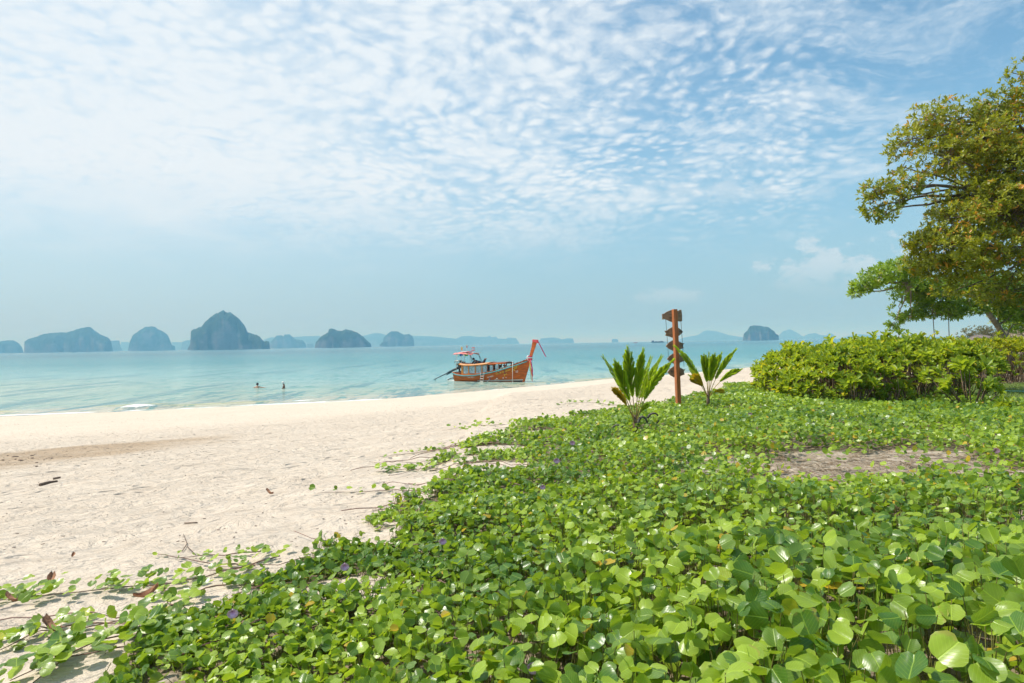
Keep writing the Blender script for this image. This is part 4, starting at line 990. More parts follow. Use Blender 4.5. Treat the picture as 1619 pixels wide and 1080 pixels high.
# bather with arms spread, seen from behind, water to the chest
J = stand()
for s_, k_ in (('l',-1),('r',1)):
    J['elb_'+s_] = (.40*k_,-.10,1.33,.042); J['wri_'+s_] = (.60*k_,-.22,1.31,.03); J['han_'+s_] = (.68*k_,-.26,1.31,.034,.02)
    J['kne_'+s_] = (.12*k_,-.25,.55,.06); J['ank_'+s_] = (.10*k_,.05,.25,.04); J['toe_'+s_] = (.1*k_,-.1,.18,.035)
p = at(407, 613, 62); person('black-haired bather with arms spread in chest-deep water, left of the other', (p.x, 62, -1.30), R(160), J, skin='skin')
J = stand()
for s_, k_ in (('l',-1),('r',1)): J['elb_'+s_] = (.24*k_,-.08,1.15,.042); J['wri_'+s_] = (.14*k_,-.28,1.08,.03); J['han_'+s_] = (.10*k_,-.35,1.10,.034,.02)
J['head'] = (0,-.05,1.60,.085,.095); J['crown'] = (0,-.07,1.69,.07,.08)
p = at(449, 614, 60.5); person('tanned bather in a pale cap standing in the water and facing left', (p.x, 60.5, -1.14), R(-80), J, skin='skind', cap=True)
J = stand(.6); p = at(1463, 560, 52); p.z = float(H(p.x, p.y))
pz = at(1463, 532.3, 52).z
person('bare-shouldered walker seen above the hedge by the swing ropes', (p.x, 52, min(p.z, pz-1.77)), R(-70), J, clothes=[('shorts','shorts',[(('pelvis','hip_l'),(.15,.10)),(('pelvis','hip_r'),(.15,.10))])], skin='skin')

# ------------------------------------------------------------------ longtail boat
BL = 7.5
stern = Vector((-5.55, 68.3, 0)); bow = Vector((1.05, 64.3, 0)); yaw = math.atan2(bow.y-stern.y, bow.x-stern.x); BL = (bow-stern).length
boat = thing('longtail_boat', 'varnished orange-brown wooden longtail boat with tall ribboned prow moored at the water edge', 'boat', stern, yaw)
def sheer(s_): return float(np.interp(s_, [0,.06,.18,.35,.45,.6,.75,.88,1], [.86,.72,.62,.68,.80,1.05,1.40,1.78,2.20]))
def hbeam(s_): return 1.02*(1-s_**2.9)**.9*(.70+.30*min(1, s_/.3))
def hull_pt(s_, f, side=-1, off=0):      # f 0 keel .. 1 sheer
    sh = sheer(s_); z = -.35 + (sh+.35)*f; xb = BL + .36*z
    hb = hbeam(s_)*(.45+.55*f**.7)*(1-(1-f)**6) + off + (.035 if s_ < .999 else 0)
    return Vector((s_*xb, side*hb, z))
def hull_xz(x, z, off=.012):             # side of the hull nearest the beach at x, z
    s_ = x/(BL+.36*z); f = (z+.35)/(sheer(s_)+.35); p = hull_pt(s_, min(max(f, 0), 1), -1, off); return Vector((x, p.y, z))
NS, NF = 40, 10
def hull_part(f0, f1, name, m, nf=NF, off=0):
    mb = MB()
    for side in (-1, 1):
        i0 = len(mb.v)
        for i in range(NS+1):
            for j in range(nf+1): mb.v.append(hull_pt(i/NS, f0+(f1-f0)*j/nf, side, off))
        for i in range(NS):
            for j in range(nf):
                a = i0+i*(nf+1)+j; q_ = (a, a+nf+1, a+nf+2, a+1); mb.f.append(q_ if side < 0 else q_[::-1])
    # transom
    i0 = len(mb.v)
    for j in range(nf+1): mb.v.append(hull_pt(0, f0+(f1-f0)*j/nf, -1, off)); mb.v.append(hull_pt(0, f0+(f1-f0)*j/nf, 1, off))
    for j in range(nf): mb.f.append((i0+2*j, i0+2*j+2, i0+2*j+3, i0+2*j+1))
    return mb.build(name, m, boat, smooth=True)
hull_part(.0, 1.0, 'hull', M['hull'])
# dark bottom paint, pale boot stripe: strips laid just outside the planking at fixed heights
def strip(z0, z1, s0, s1, name, m, off=.012):
    mb = MB(); n = 36
    for side in (-1, 1):
        i0 = len(mb.v)
        for i in range(n+1):
            s_ = s0+(s1-s0)*i/n
            for z in ((z0(s_) if callable(z0) else z0), (z1(s_) if callable(z1) else z1)):
                f = (z+.35)/(sheer(s_)+.35); mb.v.append(hull_pt(s_, min(f, 1), side, off))
        for i in range(n):
            a = i0+2*i; q_ = (a, a+2, a+3, a+1); mb.f.append(q_ if side < 0 else q_[::-1])
    return mb.build(name, m, boat, smooth=True)
strip(-.35, lambda s_: .02+.13*s_**1.5, 0, .985, 'bottom_paint', M['keel'], .010)
strip(lambda s_: .03+.135*s_**1.5, lambda s_: .03+.135*s_**1.5+.045+.035*s_, .38, .985, 'boot_stripe', M['white'], .016)
for side in (-1, 1):                      # teal rubbing strake and dark gunwale on each side
    pts = [hull_pt(i/40, .93, side, .02) for i in range(40)]; pts2 = [hull_pt(i/40, 1.0, side, .01)+Vector((0,0,.03)) for i in range(40)]
    mb = MB(); mb.tube(pts, .060, 6); mb.build('rubbing_strake', M['teal'], boat, smooth=True)
    mb = MB(); mb.tube(pts2, .035, 6); mb.build('gunwale', M['hull'], boat, smooth=True)
    for i in range(14):                   # teal and dark blocks along the bow gunwale
        s_ = .50+.033*i; a = hull_pt(s_, 1.0, side, .015)+Vector((0,0,.06)); b_ = hull_pt(s_+.018, 1.0, side, .015)+Vector((0,0,.06)); MB().bar(a, b_, .06, .05).build('gunwale_block', M['keel'] if i % 2 else M['teal'], boat)
mb = MB()                                 # deck
for i in range(NS+1):
    for side in (-1, 1): q_ = hull_pt(i/NS, .80, side, -.03); mb.v.append(q_)
mb.f = [(2*i, 2*i+2, 2*i+3, 2*i+1) for i in range(NS)]; mb.build('deck', M['woodd'], boat)
for i in range(9):                        # ribs/thwarts
    s_ = .70+.03*i; MB().bar(hull_pt(s_, .86, -1, -.03), hull_pt(s_, .86, 1, -.03), .09, .04).build('deck_beam', M['hullw'], boat)
# stem post and prow
st = []; n = 14
for i in range(n+1):
    z = -.35+ (3.92+.35)*i/n; xx = BL+.36*z + (.05*max(0, z-2.2)); wd = .20+.22*max(0, (z-1.7))/2.2+(.05 if z > 3.4 else 0); st.append((xx, z, wd))
out_ = [(x+.06, z) for x, z, wd in st] + [(x+.06-wd, z) for x, z, wd in st[::-1]]
MB().prism(out_, -.075, .075).build('prow', M['hull'], boat, bevel=.015)
x, z, wd = st[-1]; MB().prism([(x+.08, z-.30), (x+.10, z+.02), (x+.03-wd, z+.06), (x+.01-wd, z-.12)], -.095, .095).build('prow_cloth', M['red'], boat, bevel=.01)
MB().bar((x+.1, 0, z-.12), (x+.95, -.1, z-1.55), .11, .03).build('ribbon', M['magenta'], boat)
gz = 2.12; gx = BL+.36*gz-.05
for i, (mk, dx, z0, z1, wd) in enumerate((('red',-.10,2.35,1.75,.10),('white',-.22,2.50,2.0,.12),('magenta',.18,2.2,.9,.10),('yellowp',.10,2.1,.15,.07),('green',.04,1.7,.3,.05),('red',.22,1.4,.05,.07),('magenta',.25,2.1,.55,.09))):
    MB().tube([(gx+dx*.5, -.12, z0), (gx+dx+.03, -.17, (z0+z1)/2+.1), (gx+dx+.09, -.16, (z0+z1)/2-.15), (gx+dx+.10, -.15, z1)], [wd*.5, wd*.62, wd*.4, wd*.3], 6).build('ribbon', M[mk], boat, smooth=True)
for zz, mk in ((2.18,'red'),(2.28,'white'),(2.38,'magenta'),(2.08,'magenta')):
    MB().tube([(gx-.04+.25*math.cos(a), .15*math.sin(a), zz) for a in np.linspace(0, 6.28, 13)], .055, 6, False).build('garland', M[mk], boat, smooth=True)
# cabin
def cab_y(x): return hbeam(x/BL)*.80
xs_ = [1.15, 2.05, 2.95, 3.8, 4.2]
roof_z = lambda x: float(np.interp(x, [.9,1.6,2.6,3.6,4.3], [1.66,1.56,1.58,1.66,1.74]))
for side in (-1, 1):
    for k_, x in enumerate([1.15, 1.95, 2.75, 3.5, 4.1]):
        y_ = side*cab_y(x); MB().bar((x, y_, .55), (x, y_, roof_z(x)), (.26 if k_ == 0 else .11), .07, (1,0,0) if False else (0,1,0)).build('cabin_post', M['hullw'] if k_ != 4 else M['woodd'], boat, bevel=.008)
    for a, b_ in ((1.15,1.95),(1.95,2.75),(2.75,3.5),(3.5,4.1)):
        ya, yb = side*cab_y(a)*.985, side*cab_y(b_)*.985
        pn = MB(); pn.v = [Vector((a+.06, ya, .80)), Vector((b_-.06, yb, .80)), Vector((b_-.06, yb, roof_z(b_)-.08)), Vector((a+.06, ya, roof_z(a)-.08)),
                           Vector((a+.06, ya-side*.02, .80)), Vector((b_-.06, yb-side*.02, .80)), Vector((b_-.06, yb-side*.02, roof_z(b_)-.08)), Vector((a+.06, ya-side*.02, roof_z(a)-.08))]
        pn.f = [(0,1,2,3),(7,6,5,4),(0,4,5,1),(3,2,6,7),(1,5,6,2),(0,3,7,4)]; pn.build('window_pane', M['glass'], boat)
        lo_ = MB(); lo_.bar((a, ya*1.01, .72), (b_, yb*1.01, .72), .20, .05, (0,0,1)); lo_.build('cabin_sill', M['hullw'], boat)
for zo, nm, ov, th, m_ in ((0,'roof',.14,.075,M['hullw']),):
    mb = MB(); N_ = 24
    for i in range(N_+1):
        x = .85+(4.35-.85)*i/N_
        for side in (-1,-.5,0,.5,1): mb.v.append(Vector((x, side*(cab_y(max(x,1))+ov), roof_z(x)+.10*(1-side*side))))
    mb.f = [(i*5+j, (i+1)*5+j, (i+1)*5+j+1, i*5+j+1) for i in range(N_) for j in range(4)]
    o = mb.build('roof', m_, boat, smooth=True); so = o.modifiers.new('s', 'SOLIDIFY'); so.thickness = th; so.offset = 1
for side in (-1, 1): MB().tube([(x, side*(cab_y(max(x,1))+.13), roof_z(x)+.01) for x in np.linspace(.85, 4.35, 16)], .085, 6).build('roof_edge', M['hullw'], boat, smooth=True)
# lower forward roof on dark posts
fr = lambda x: 1.68+.05*(x-4.2)
mb = MB()
for x in (4.36, 5.2, 6.15):
    for side in (-1, 0, 1): mb.v.append(Vector((x, side*.85*(1-.12*(x-4.3)), fr(x)+.07*(1-side*side))))
mb.f = [(i*3+j, (i+1)*3+j, (i+1)*3+j+1, i*3+j+1) for i in range(2) for j in range(2)]
o = mb.build('roof', M['woodd'], boat); so = o.modifiers.new('s', 'SOLIDIFY'); so.thickness = .09; so.offset = 1
for side in (-1, 1):
    MB().tube([(x, side*(.86*(1-.12*(x-4.3))), fr(x)) for x in (4.36, 5.2, 6.2)], .065, 6).build('roof_edge', M['hull'], boat, smooth=True)
    for x in (4.8, 5.4, 6.0): MB().bar((x, side*.8*(1-.12*(x-4.3)), .75), (x, side*.8*(1-.12*(x-4.3)), fr(x)), .07, .05).build('roof_post', M['woodd'], boat)
    for a in (4.36, 4.95): 
        y_ = side*.78*(1-.12*(a+.25-4.3)); MB().box((a+.25, y_, 1.22), (.40, .02, .74)).build('window_pane', M['glass'], boat)
# stern fittings
MB().bar((.02, -.62, .86), (.02, .62, .86), .10, .12).build('transom_rail', M['hullw'], boat, bevel=.01)
MB().box((.45, 0, .80), (.7, .9, .10)).build('stern_thwart', M['woodd'], boat, bevel=.01)
MB().box((.75, -.25, .93), (.34, .3, .18)).build('fuel_box', M['engine'], boat, bevel=.02)
# engine with long shaft: everything that swings with it
E0 = Vector((.35, 0, 1.55))
MB().box(E0+Vector((.2,0,.0)), (.70,.36,.42), Matrix.Rotation(R(-18), 3, 'Y')).build('engine_block', M['engine'], boat, bevel=.03)
MB().lathe(E0+Vector((.1,0,.30)), [(0,0),(.15,0),(.17,.05),(.17,.15),(.10,.2),(0,.2)], 14).build('air_filter', M['engine'], boat, smooth=True)
MB().tube([E0+Vector((.3,-.15,.1)), E0+Vector((.1,-.28,.45)), E0+Vector((-.35,-.28,.48)), E0+Vector((-.45,-.26,.25))], .045, 8).build('exhaust_pipe', M['steel'], boat, smooth=True)
for i, (a, b_) in enumerate((((-.35,-.2,-.35),(-.1,-.2,.5)), ((-.45,.2,.1),(.55,.2,.35)), ((-.35,-.2,.1),(.6,-.22,.38)), ((.1,-.22,-.3),(.6,-.2,.45)))):
    MB().tube([E0+Vector(a), E0+(Vector(a)+Vector(b_))/2+Vector((0,0,.03)), E0+Vector(b_)], .03, 6).build('engine_frame', M['engine' if i % 2 else 'steel'], boat, smooth=True)
MB().lathe(E0+Vector((.62,0,.05)), [(0,-.03),(.24,-.03),(.26,0),(.24,.03),(0,.03)], 18, Matrix.Rotation(R(90), 3, 'Y')).build('flywheel', M['engine'], boat, smooth=True)
MB().box((.30, 0, 1.12), (.14,.14,.7)).build('engine_mount', M['engine'], boat, bevel=.01)
tip = Vector((-3.05, .35, .12)); a0 = E0+Vector((-.1,0,-.2))
MB().tube([a0, a0.lerp(tip, .45)], [.14, .10], 8).build('shaft_housing', M['shaft'], boat, smooth=True)
MB().tube([a0.lerp(tip, .42), a0.lerp(tip, .7), tip], [.065, .05, .035], 8).build('propeller_shaft', M['shaft'], boat, smooth=True)
MB().bar(a0.lerp(tip, .3)+Vector((0,0,-.12)), a0.lerp(tip, .52)+Vector((0,0,-.14)), .05, .09).build('shaft_brace', M['shaft'], boat)
dr = (tip-a0).normalized(); q3 = dr.to_track_quat('Z', 'Y').to_matrix()
pr = MB()
for k_ in range(3):
    m3 = q3 @ Matrix.Rotation(k_*2*math.pi/3, 3, 'Z') @ Matrix.Rotation(R(28), 3, 'X'); pr.box(tip+dr*.03+m3 @ Vector((.09, 0, 0)), (.16,.07,.012), m3)
pr.build('propeller', M['shaft'], boat)
MB().tube([E0+Vector((.5,-.1,.1)), E0+Vector((1.1,-.15,.25))], .025, 6).build('tiller', M['steel'], boat)
# canopy, poles, flags
cz = 2.80
mb = MB(); nx_, ny_ = 14, 6
for i in range(nx_+1):
    for j in range(ny_+1):
        x = .05+2.25*i/nx_; v = j/ny_*2-1; mb.v.append(Vector((x, v*.85*(1-.10*abs(i/nx_*2-1)**3), cz+.12*math.sin(math.pi*i/nx_)*.7-.14*v*v-.05*i/nx_+.03*math.sin(i*2.2+j))))
mb.f = [(i*(ny_+1)+j, (i+1)*(ny_+1)+j, (i+1)*(ny_+1)+j+1, i*(ny_+1)+j+1) for i in range(nx_) for j in range(ny_)]
o = mb.build('canopy', M['pinkc'], boat, smooth=True); so = o.modifiers.new('s', 'SOLIDIFY'); so.thickness = .035
for x, wd, dz, mk in ((1.35,.7,.03,'white'),(1.75,.45,.02,'red')): MB().box((x, -.35, cz+.10+dz), (wd,.55,.05)).build('canopy_patch', M[mk], boat, bevel=.015)
for i, (x, mk, hh) in enumerate(((.55,'white',.14),(.80,'tealt',.15),(1.0,'blue',.13),(1.15,'blue',.10),(1.4,'white',.10),(1.6,'green',.13),(1.78,'green',.12))):
    MB().blob((x, -.72, cz-.20), (.13,.10,hh), i+2, .3, 10, 6).build('life_vest', M[mk], boat, smooth=True, label='bright life vest stowed under the canopy')
for x, y_, lean in ((.45,-.7,-.05),(.45,.7,-.05),(2.1,-.75,.35),(2.1,.75,.35),(1.1,-.75,0),(1.1,.75,0)):
    MB().tube([(x+lean, y_*.95, roof_z(max(x,.9)) if x > .8 else .85), (x+lean*.5, y_, 2.2), (x, y_, cz-.05)], .022, 5).build('canopy_pole', M['steel' if x < 2 else 'engine'], boat)
for side in (-1, 1): MB().tube([(1.85, side*.72, cz-.05), (2.25, side*.74, cz-.35), (2.65, side*.76, roof_z(2.6)+.12)], .02, 5).build('canopy_brace', M['engine'], boat)
MB().box((2.35, 0, cz-.02), (.4,1.3,.03)).build('canopy_frame', M['steel'], boat)
def flag(x, z0, h_, cols, wd, hgt):
    p_ = MB().tube([(x, -.2, z0), (x+.02, -.2, z0+h_)], .014, 5).build('flag_pole', M['steel'], boat)
    for k_, mk in enumerate(cols):
        a = z0+h_-hgt*(k_)/len(cols); b_ = a-hgt/len(cols); f_ = MB(); n = 6
        for i in range(n+1):
            for zz in (a, b_): f_.v.append(Vector((x+.02+wd*i/n, -.2+.04*math.sin(i*1.4), zz-.02*i/n)))
        f_.f = [(2*i, 2*i+2, 2*i+3, 2*i+1) for i in range(n)]
        o = f_.build('flag_stripe', M[mk], p_); so = o.modifiers.new('s', 'SOLIDIFY'); so.thickness = .006
flag(.68, cz, .60, ('yellowp',), .14, .34); flag(1.32, cz, .80, ('white','red'), .10, .28); flag(1.95, cz+.05, .50, ('red','white','blue','white','red'), .34, .34)
# ladder over the side
for dx in (0, .34): 
    a = hull_xz(3.55+dx, .70, .10); b_ = Vector((3.55+dx-.05, a.y-.16, -.25)); MB().tube([a+Vector((0,.15,.12)), a+Vector((0,0,.16)), a, b_], .028, 6).build('ladder_rail', M['steel'], boat, smooth=True)
for k_ in range(4):
    a = hull_xz(3.55, .70, .10); b_ = Vector((3.50, a.y-.16, -.25)); u_ = .15+.26*k_; q_ = a.lerp(b_, u_); MB().tube([q_, q_+Vector((.34, .0, 0))], .025, 6).build('ladder_rung', M['steel'], boat)
MB().tube([hull_xz(4.35, .25, .06), Vector((4.0, hull_xz(4.2,.1,.22).y, -.1))], .025, 6).build('hook_pole', M['white'], boat)
MB().blob(hull_xz(4.4, .30, .08), (.07,.06,.06), 3, .1, 8, 6).build('fender', M['blue'], boat, smooth=True)
# swim platform and lines at the stern
MB().prism([(-.95,.02),(-.70,-.03),(0,-.03),(.05,.04),(-.6,.06)], -.35, .45).build('stern_float', M['white'], boat, bevel=.01)
for a, b_ in (((-1.2,.1,.05),(-.1,-.2,.35)),((-1.0,-.2,.15),(-.1,-.3,.22)),((-.8,.2,.28),(0,.2,.10))): MB().tube([a, ((a[0]+b_[0])/2, a[1], .28), b_], .03, 5).build('rudder_frame', M['engine'], boat, smooth=True)
MB().tube([(-1.35,.1,.06),(-1.15,.05,.18),(-.9,0,.16)], .04, 6).build('fender', M['white'], boat, smooth=True)
# lettering, wrapped on the planking
def lettering(txt, x, z, size, slope, mk, shear=0.0, bold=.0, wide=1.0):
    cu = bpy.data.curves.new('lettering', 'FONT'); cu.body = txt; cu.size = size; cu.shear = shear; cu.offset = bold
    tmp = bpy.data.objects.new('t', cu); COL.objects.link(tmp); dg = bpy.context.evaluated_depsgraph_get(); me = bpy.data.meshes.new_from_object(tmp.evaluated_get(dg)); bpy.data.objects.remove(tmp)
    for v in me.vertices:
        xx = x + v.co.x*wide; zz = z + v.co.y + v.co.x*wide*slope; v.co = hull_xz(xx, zz, .022)
    o = link('lettering', me, M[mk], boat); return o
lettering('NaiOraan', 5.10, .92, .40, .34, 'tealt', .3, .012, .95); lettering('NaiOraan', 5.08, .955, .40, .34, 'white', .3, -.004, .95)
lettering('Choke Somboon', 5.05, .66, .23, .30, 'yellowp', .2, .004, .95)
lettering('79', 5.85, .50, .34, .2, 'yellowp', 0, .010); lettering('55', 7.05, .88, .26, .15, 'white', 0, .002)
lettering('69 440003', 4.15, .38, .15, .22, 'white', 0, .003); lettering('Tawat 5429719', 1.9, .38, .13, .02, 'white', 0, .002)
for x, z, r_ in ((5.1,.30,.09),(4.9,.20,.06),(5.75,.38,.07),(6.05,.42,.05),(5.25,.18,.05)):
    q_ = hull_xz(x, z, .02); MB().lathe(q_, [(0,.008),(r_,.008),(r_*.95,0)], 5, Matrix.Rotation(R(90), 3, 'X')).build('star_decal', M['white'], boat)
for k_, (x, z, l_) in enumerate(((6.75,1.30,.5),(6.85,1.42,.45),(6.7,1.18,.5),(7.0,1.5,.4),(6.65,1.05,.35))):
    pts = [hull_xz(x+l_*i/6, z+.06*math.sin(i*1.2+k_)+.10*i/6, .02) for i in range(7)]; MB().tube(pts, .028, 4).build('flourish', M['yellowp'], boat)
# mooring pole driven in beside the bow
q_ = hull_xz(6.9, 1.0, .25); Wb = boat.matrix_basis @ q_ if False else (Matrix.Translation(stern) @ Matrix.Rotation(yaw, 4, 'Z') @ q_)
o = MB().tube([(0,0,-.6),(.03,0,.8),(.06,.0,1.95)], .020, 8).build('mooring_pole', M['white'], None, smooth=True); o.location = (Wb.x-.05, Wb.y-.15, 0)
o['label'] = 'thin pale mooring pole standing upright against the boat bow'; o['category'] = 'pole'
# boatman lying on the cabin roof
Lr = {'pelvis': (.0,0,.13,.12,.14), 'belly': (-.18,0,.15,.12,.12), 'chest': (-.40,0,.22,.15,.12), 'neck': (-.56,0,.34,.055), 'head': (-.64,0,.42,.085,.09), 'crown': (-.66,0,.51,.075)}
for s_, k_ in (('l',-1),('r',1)):
    Lr['sho_'+s_] = (-.46,.17*k_,.24,.06); Lr['elb_'+s_] = (-.66,.24*k_,.06,.045); Lr['wri_'+s_] = (-.86,.16*k_,.06,.035); Lr['han_'+s_] = (-.94,.12*k_,.06,.035,.02)
    Lr['hip_'+s_] = (.08,.10*k_,.12,.10); Lr['kne_'+s_] = (.50,.12*k_,.08,.07); Lr['ank_'+s_] = (.72,.10*k_,.42,.045); Lr['toe_'+s_] = (.80,.10*k_,.54,.035)
pl = Matrix.Translation(stern) @ Matrix.Rotation(yaw, 4, 'Z') @ Vector((2.75, -.1, roof_z(2.6)+.15))
person('boatman in dark clothes lying on the cabin roof with his feet up', pl, yaw, Lr, skin='skind',
       clothes=[('shirt','cloth',[(('belly','chest'),(.15,.17)),(('sho_l','elb_l'),(.075,.06)),(('sho_r','elb_r'),(.075,.06))]),
                ('trousers','cloth',[(('belly','pelvis','hip_l','kne_l','ank_l'),(.14,.15,.12,.085,.06)),(('pelvis','hip_r','kne_r','ank_r'),(.15,.12,.085,.06))])])

# ------------------------------------------------------------------ fish signpost
g0 = ground(1073, 641); top = at(1066.5, 489, g0.y)
sp = thing('fish_signpost', 'leaning orange-stained post hung with five weathered wooden fish boards', 'signpost', g0)
ax_ = (top-g0); hgt_ = ax_.length
fz = g0.y*K                                # metres per photo pixel there
qz = ax_.to_track_quat('Z', 'Y').to_matrix() @ Matrix.Rotation(R(14), 3, 'Z')
MB().box(ax_/2-Vector((0,0,.1)), (.098,.085,hgt_+.2), qz).build('post', M['post'], sp, bevel=.006)
def fish(cx, cy_, wpx, hpx, flip, kind):
    c_ = at(cx, cy_, g0.y+.13)-g0; w_ = wpx*fz/2; h_ = hpx*fz/2
    if kind == 'big': o_ = [(-1,.45),(-.78,.50),(-.55,.75),(-.1,1),(.35,1),(.60,.80),(.72,.95),(.95,1.0),(1,.2),(.97,-.9),(.75,-.95),(.62,-.85),(.35,-1),(-.1,-.95),(-.5,-.60),(-.78,-.42),(-1,-.50)]
    else: o_ = [(-.80,.35),(-.55,.62),(-.1,.98),(.3,.95),(.65,.62),(.95,.10),(.97,-.02),(.65,-.55),(.3,-.9),(-.1,-1),(-.55,-.70),(-.92,-.52),(-.82,-.10),(-.98,.38)]
    if flip: o_ = [(-x, z) for x, z in o_][::-1]
    m3 = Matrix.Rotation(R(-2), 3, 'Y') @ Matrix.Rotation(R(7), 3, 'Z')
    mb = MB(); mb.prism([(x*w_, z*h_) for x, z in o_][::-1], -.016, .016); mb.v = [m3 @ v + c_ for v in mb.v]
    o = mb.build('fish_board', M['fish'], sp, bevel=.004)
    ey = c_ + m3 @ Vector((-(.62 if flip else -.62)*w_*1.0, -.018, .18*h_)); MB().lathe(ey, [(0,-.004),(.022,-.004),(.022,.004)], 10, Matrix.Rotation(R(90), 3, 'X')).build('eye', M['rope'], o)
fish(1062.5,500,33,19.5,False,'big'); fish(1065,525.5,31,17.5,False,'s'); fish(1067,546.5,31,17.5,True,'s'); fish(1068.5,567,30,17.5,True,'s'); fish(1069,588,30,18.5,True,'s')
for x0, x1, y0, y1 in ((1052,1058,504,584),(1076,1081,508,580)):
    pts = [at(x0+(x1-x0)*i/8, y0+(y1-y0)*i/8, g0.y+.13+.0*i)-g0 + Vector((0,-.025 if i % 2 else -.02,0)) for i in range(9)]; MB().tube(pts, .0045, 5).build('rope', M['rope'], sp)

# ------------------------------------------------------------------ young coconut palms
def palm(label, base_px, crown_px, fronds, group='young coconut palms'):
    g_ = ground(*base_px); Yb = g_.y; c_ = at(crown_px[0], crown_px[1], Yb)-g_; pm = Yb*K
    t = thing('coconut_palm', label, 'palm', g_, 0, group)
    MB().tube([Vector((0,0,-.05)), c_*.35, c_*.8], [.038,.034,.020], 8).build('stem', M['pbase'], t, smooth=True)
    for k_, fr_ in enumerate(fronds):
        (tx, ty, dy, wpx, mk, bend) = fr_[:6]; pet = (fr_[6] if len(fr_) > 6 else .30)+.12; gap = fr_[7] if len(fr_) > 7 else .0
        T_ = at(tx, ty, Yb+dy)-g_; B_ = c_*.30 + Vector((0, dy*.02, 0)); L_ = (T_-B_).length
        mid_ = (B_.lerp(T_, .5) + Vector((0,0,1))*bend*L_ + Vector((B_.x-T_.x, 0, 0))*.18)*.55 + (c_*1.25)*.45
        n = 30; pts = []
        for i in range(n+1):
            s_ = i/n; pts.append(B_*(1-s_)**2 + mid_*2*s_*(1-s_) + T_*s_*s_)
        fo = MB().tube([p for p in pts[:int(n*.97)]], [.009-.007*i/n for i in range(int(n*.97))], 5).build('frond', M['pstem'] if mk != 'deadpalm' else M['deadpalm'], t, smooth=True)
        hw = wpx*pm/2
        pos, ax, nr, L, W, ti = [], [], [], [], [], []
        nl = 46
        view = Vector((0,-1,.25))
        for i in range(nl):
            f = i/(nl-1); s_ = pet+(.965-pet)*f; a = s_*n; i0 = min(int(a), n-1); p = pts[i0].lerp(pts[i0+1], a-i0); tg = (pts[min(i0+1,n)]-pts[max(i0-1,0)]).normalized()
            for sd in (-1, 1):
                w_ = tg.cross(view).normalized()*sd; 
                th = R(27-15*f + 14*gap) + rng.normal(0, .03)
                d = (tg*math.cos(th) + w_*math.sin(th) + Vector((0, rng.normal(.02,.05), -.05))).normalized()
                ll = min(.36*L_, hw*.78*max(0, math.sin(math.pi*(.16+.84*f)))**1.25/math.sin(th)); ll = max(ll, L_*.045)
                pos.append(p); ax.append(d); nr.append(Vector((-.55+.5*sd,-.55,.65))+Vector((rng.normal(0,.25),rng.normal(0,.25),0))); L.append(ll); W.append(L_*.0120*(1-gap*.45)*(1.1-.5*f)); ti.append(min(.9, max(0, rng.normal(.45,.16) + .12*sd)))
        A_ = [np.array([list(v) for v in q_]) for q_ in (pos, ax, nr)]
        A_[2] = norm(A_[2] - norm(A_[1])*(A_[2]*norm(A_[1])).sum(1, keepdims=True))
        leaves('leaflets', M[mk], fo, [(A_[0], A_[1], A_[2], np.array(L), np.array(W), np.array(ti), [template(2, 4, 'lance', .5, -.12, 3), template(2, 4, 'lance', .35, .05, 4)])])
    return t, g_
pt, gl = palm('young coconut palm with a yellow lower frond, left of the fish signpost', (1005,689), (1003,648),
     [(951,561,.10,9,'palm',.06,.30,.2), (970,566,-.15,17,'palm',.02), (992,545,-.05,19,'palm',.0,.30), (1018,549,-.1,16,'palm',.02,.30), (1031,562,.25,12,'palm',.05,.30,.7), (1048,561,.1,13,'palm',.07,.30,.6),
      (1067,567,-.25,14,'palm',.13,.28), (1028,640,-.1,9,'palm',.10,.4,.6), (966,612,-.2,12,'palm_y',.07,.38)])
palm('young coconut palm with a broad yellow frond, right of the fish signpost', (1120,644), (1119,612),
     [(1064,545,-.2,12,'palm',.12,.30,.45), (1085,575,.2,13,'palm',.07,.3,.9), (1113,558,.0,13,'palm',.0), (1121,556,.2,9,'palm',.0,.3,.5), (1131,557,-.1,12,'palm',.02), (1142,556,.15,11,'palm',.03), (1166,550,-.05,11,'palm',.09,.3,.4),
      (1175,583,-.3,10,'palm',.20,.38), (1097,600,-.25,18,'palm_y',.08,.45), (1087,592,.1,9,'palm',.08,.4,.9), (1146,620,.1,7,'palm_y',.12,.4)])
# dead curled fronds round the nearer palm
for k_, (pix, dy, r0) in enumerate((([(1006,676),(1012,661),(1019,660),(1025,671)], -.05, .026), ([(1020,670),(1027,656),(1037,654),(1042,663),(1037,671)], .30, .020), ([(985,675),(975,672),(966,678),(962,689)], -.2, .016))):
    w_ = [at(px_, py_, gl.y+dy)-gl for px_, py_ in pix]; P2 = []
    for i in range(len(w_)-1):
        p0, p1, p2, p3 = w_[max(i-1,0)], w_[i], w_[i+1], w_[min(i+2,len(w_)-1)]
        for s_ in (0,.25,.5,.75): P2.append(.5*((2*p1)+(p2-p0)*s_+(2*p0-5*p1+4*p2-p3)*s_*s_+(3*p1-p0-3*p2+p3)*s_**3))
    fo = MB().tube(P2, [r0*(1-.6*i/len(P2)) for i in range(len(P2))], 6).build('frond', M['deadpalm'], pt, smooth=True, label='dead black curled frond drooping into the vines')
    mb = MB()
    for i in range(4, len(P2), 3): p = P2[i]; l_ = rng.uniform(.15, .55); mb.tube([p, p+Vector((rng.normal(0,.03), rng.normal(0,.03), -.05*l_)), p+Vector((rng.normal(0,.05), 0, -.11*l_))], [.007,.006,.002], 4)
    mb.build('leaflets', M['deadpalm'], fo)

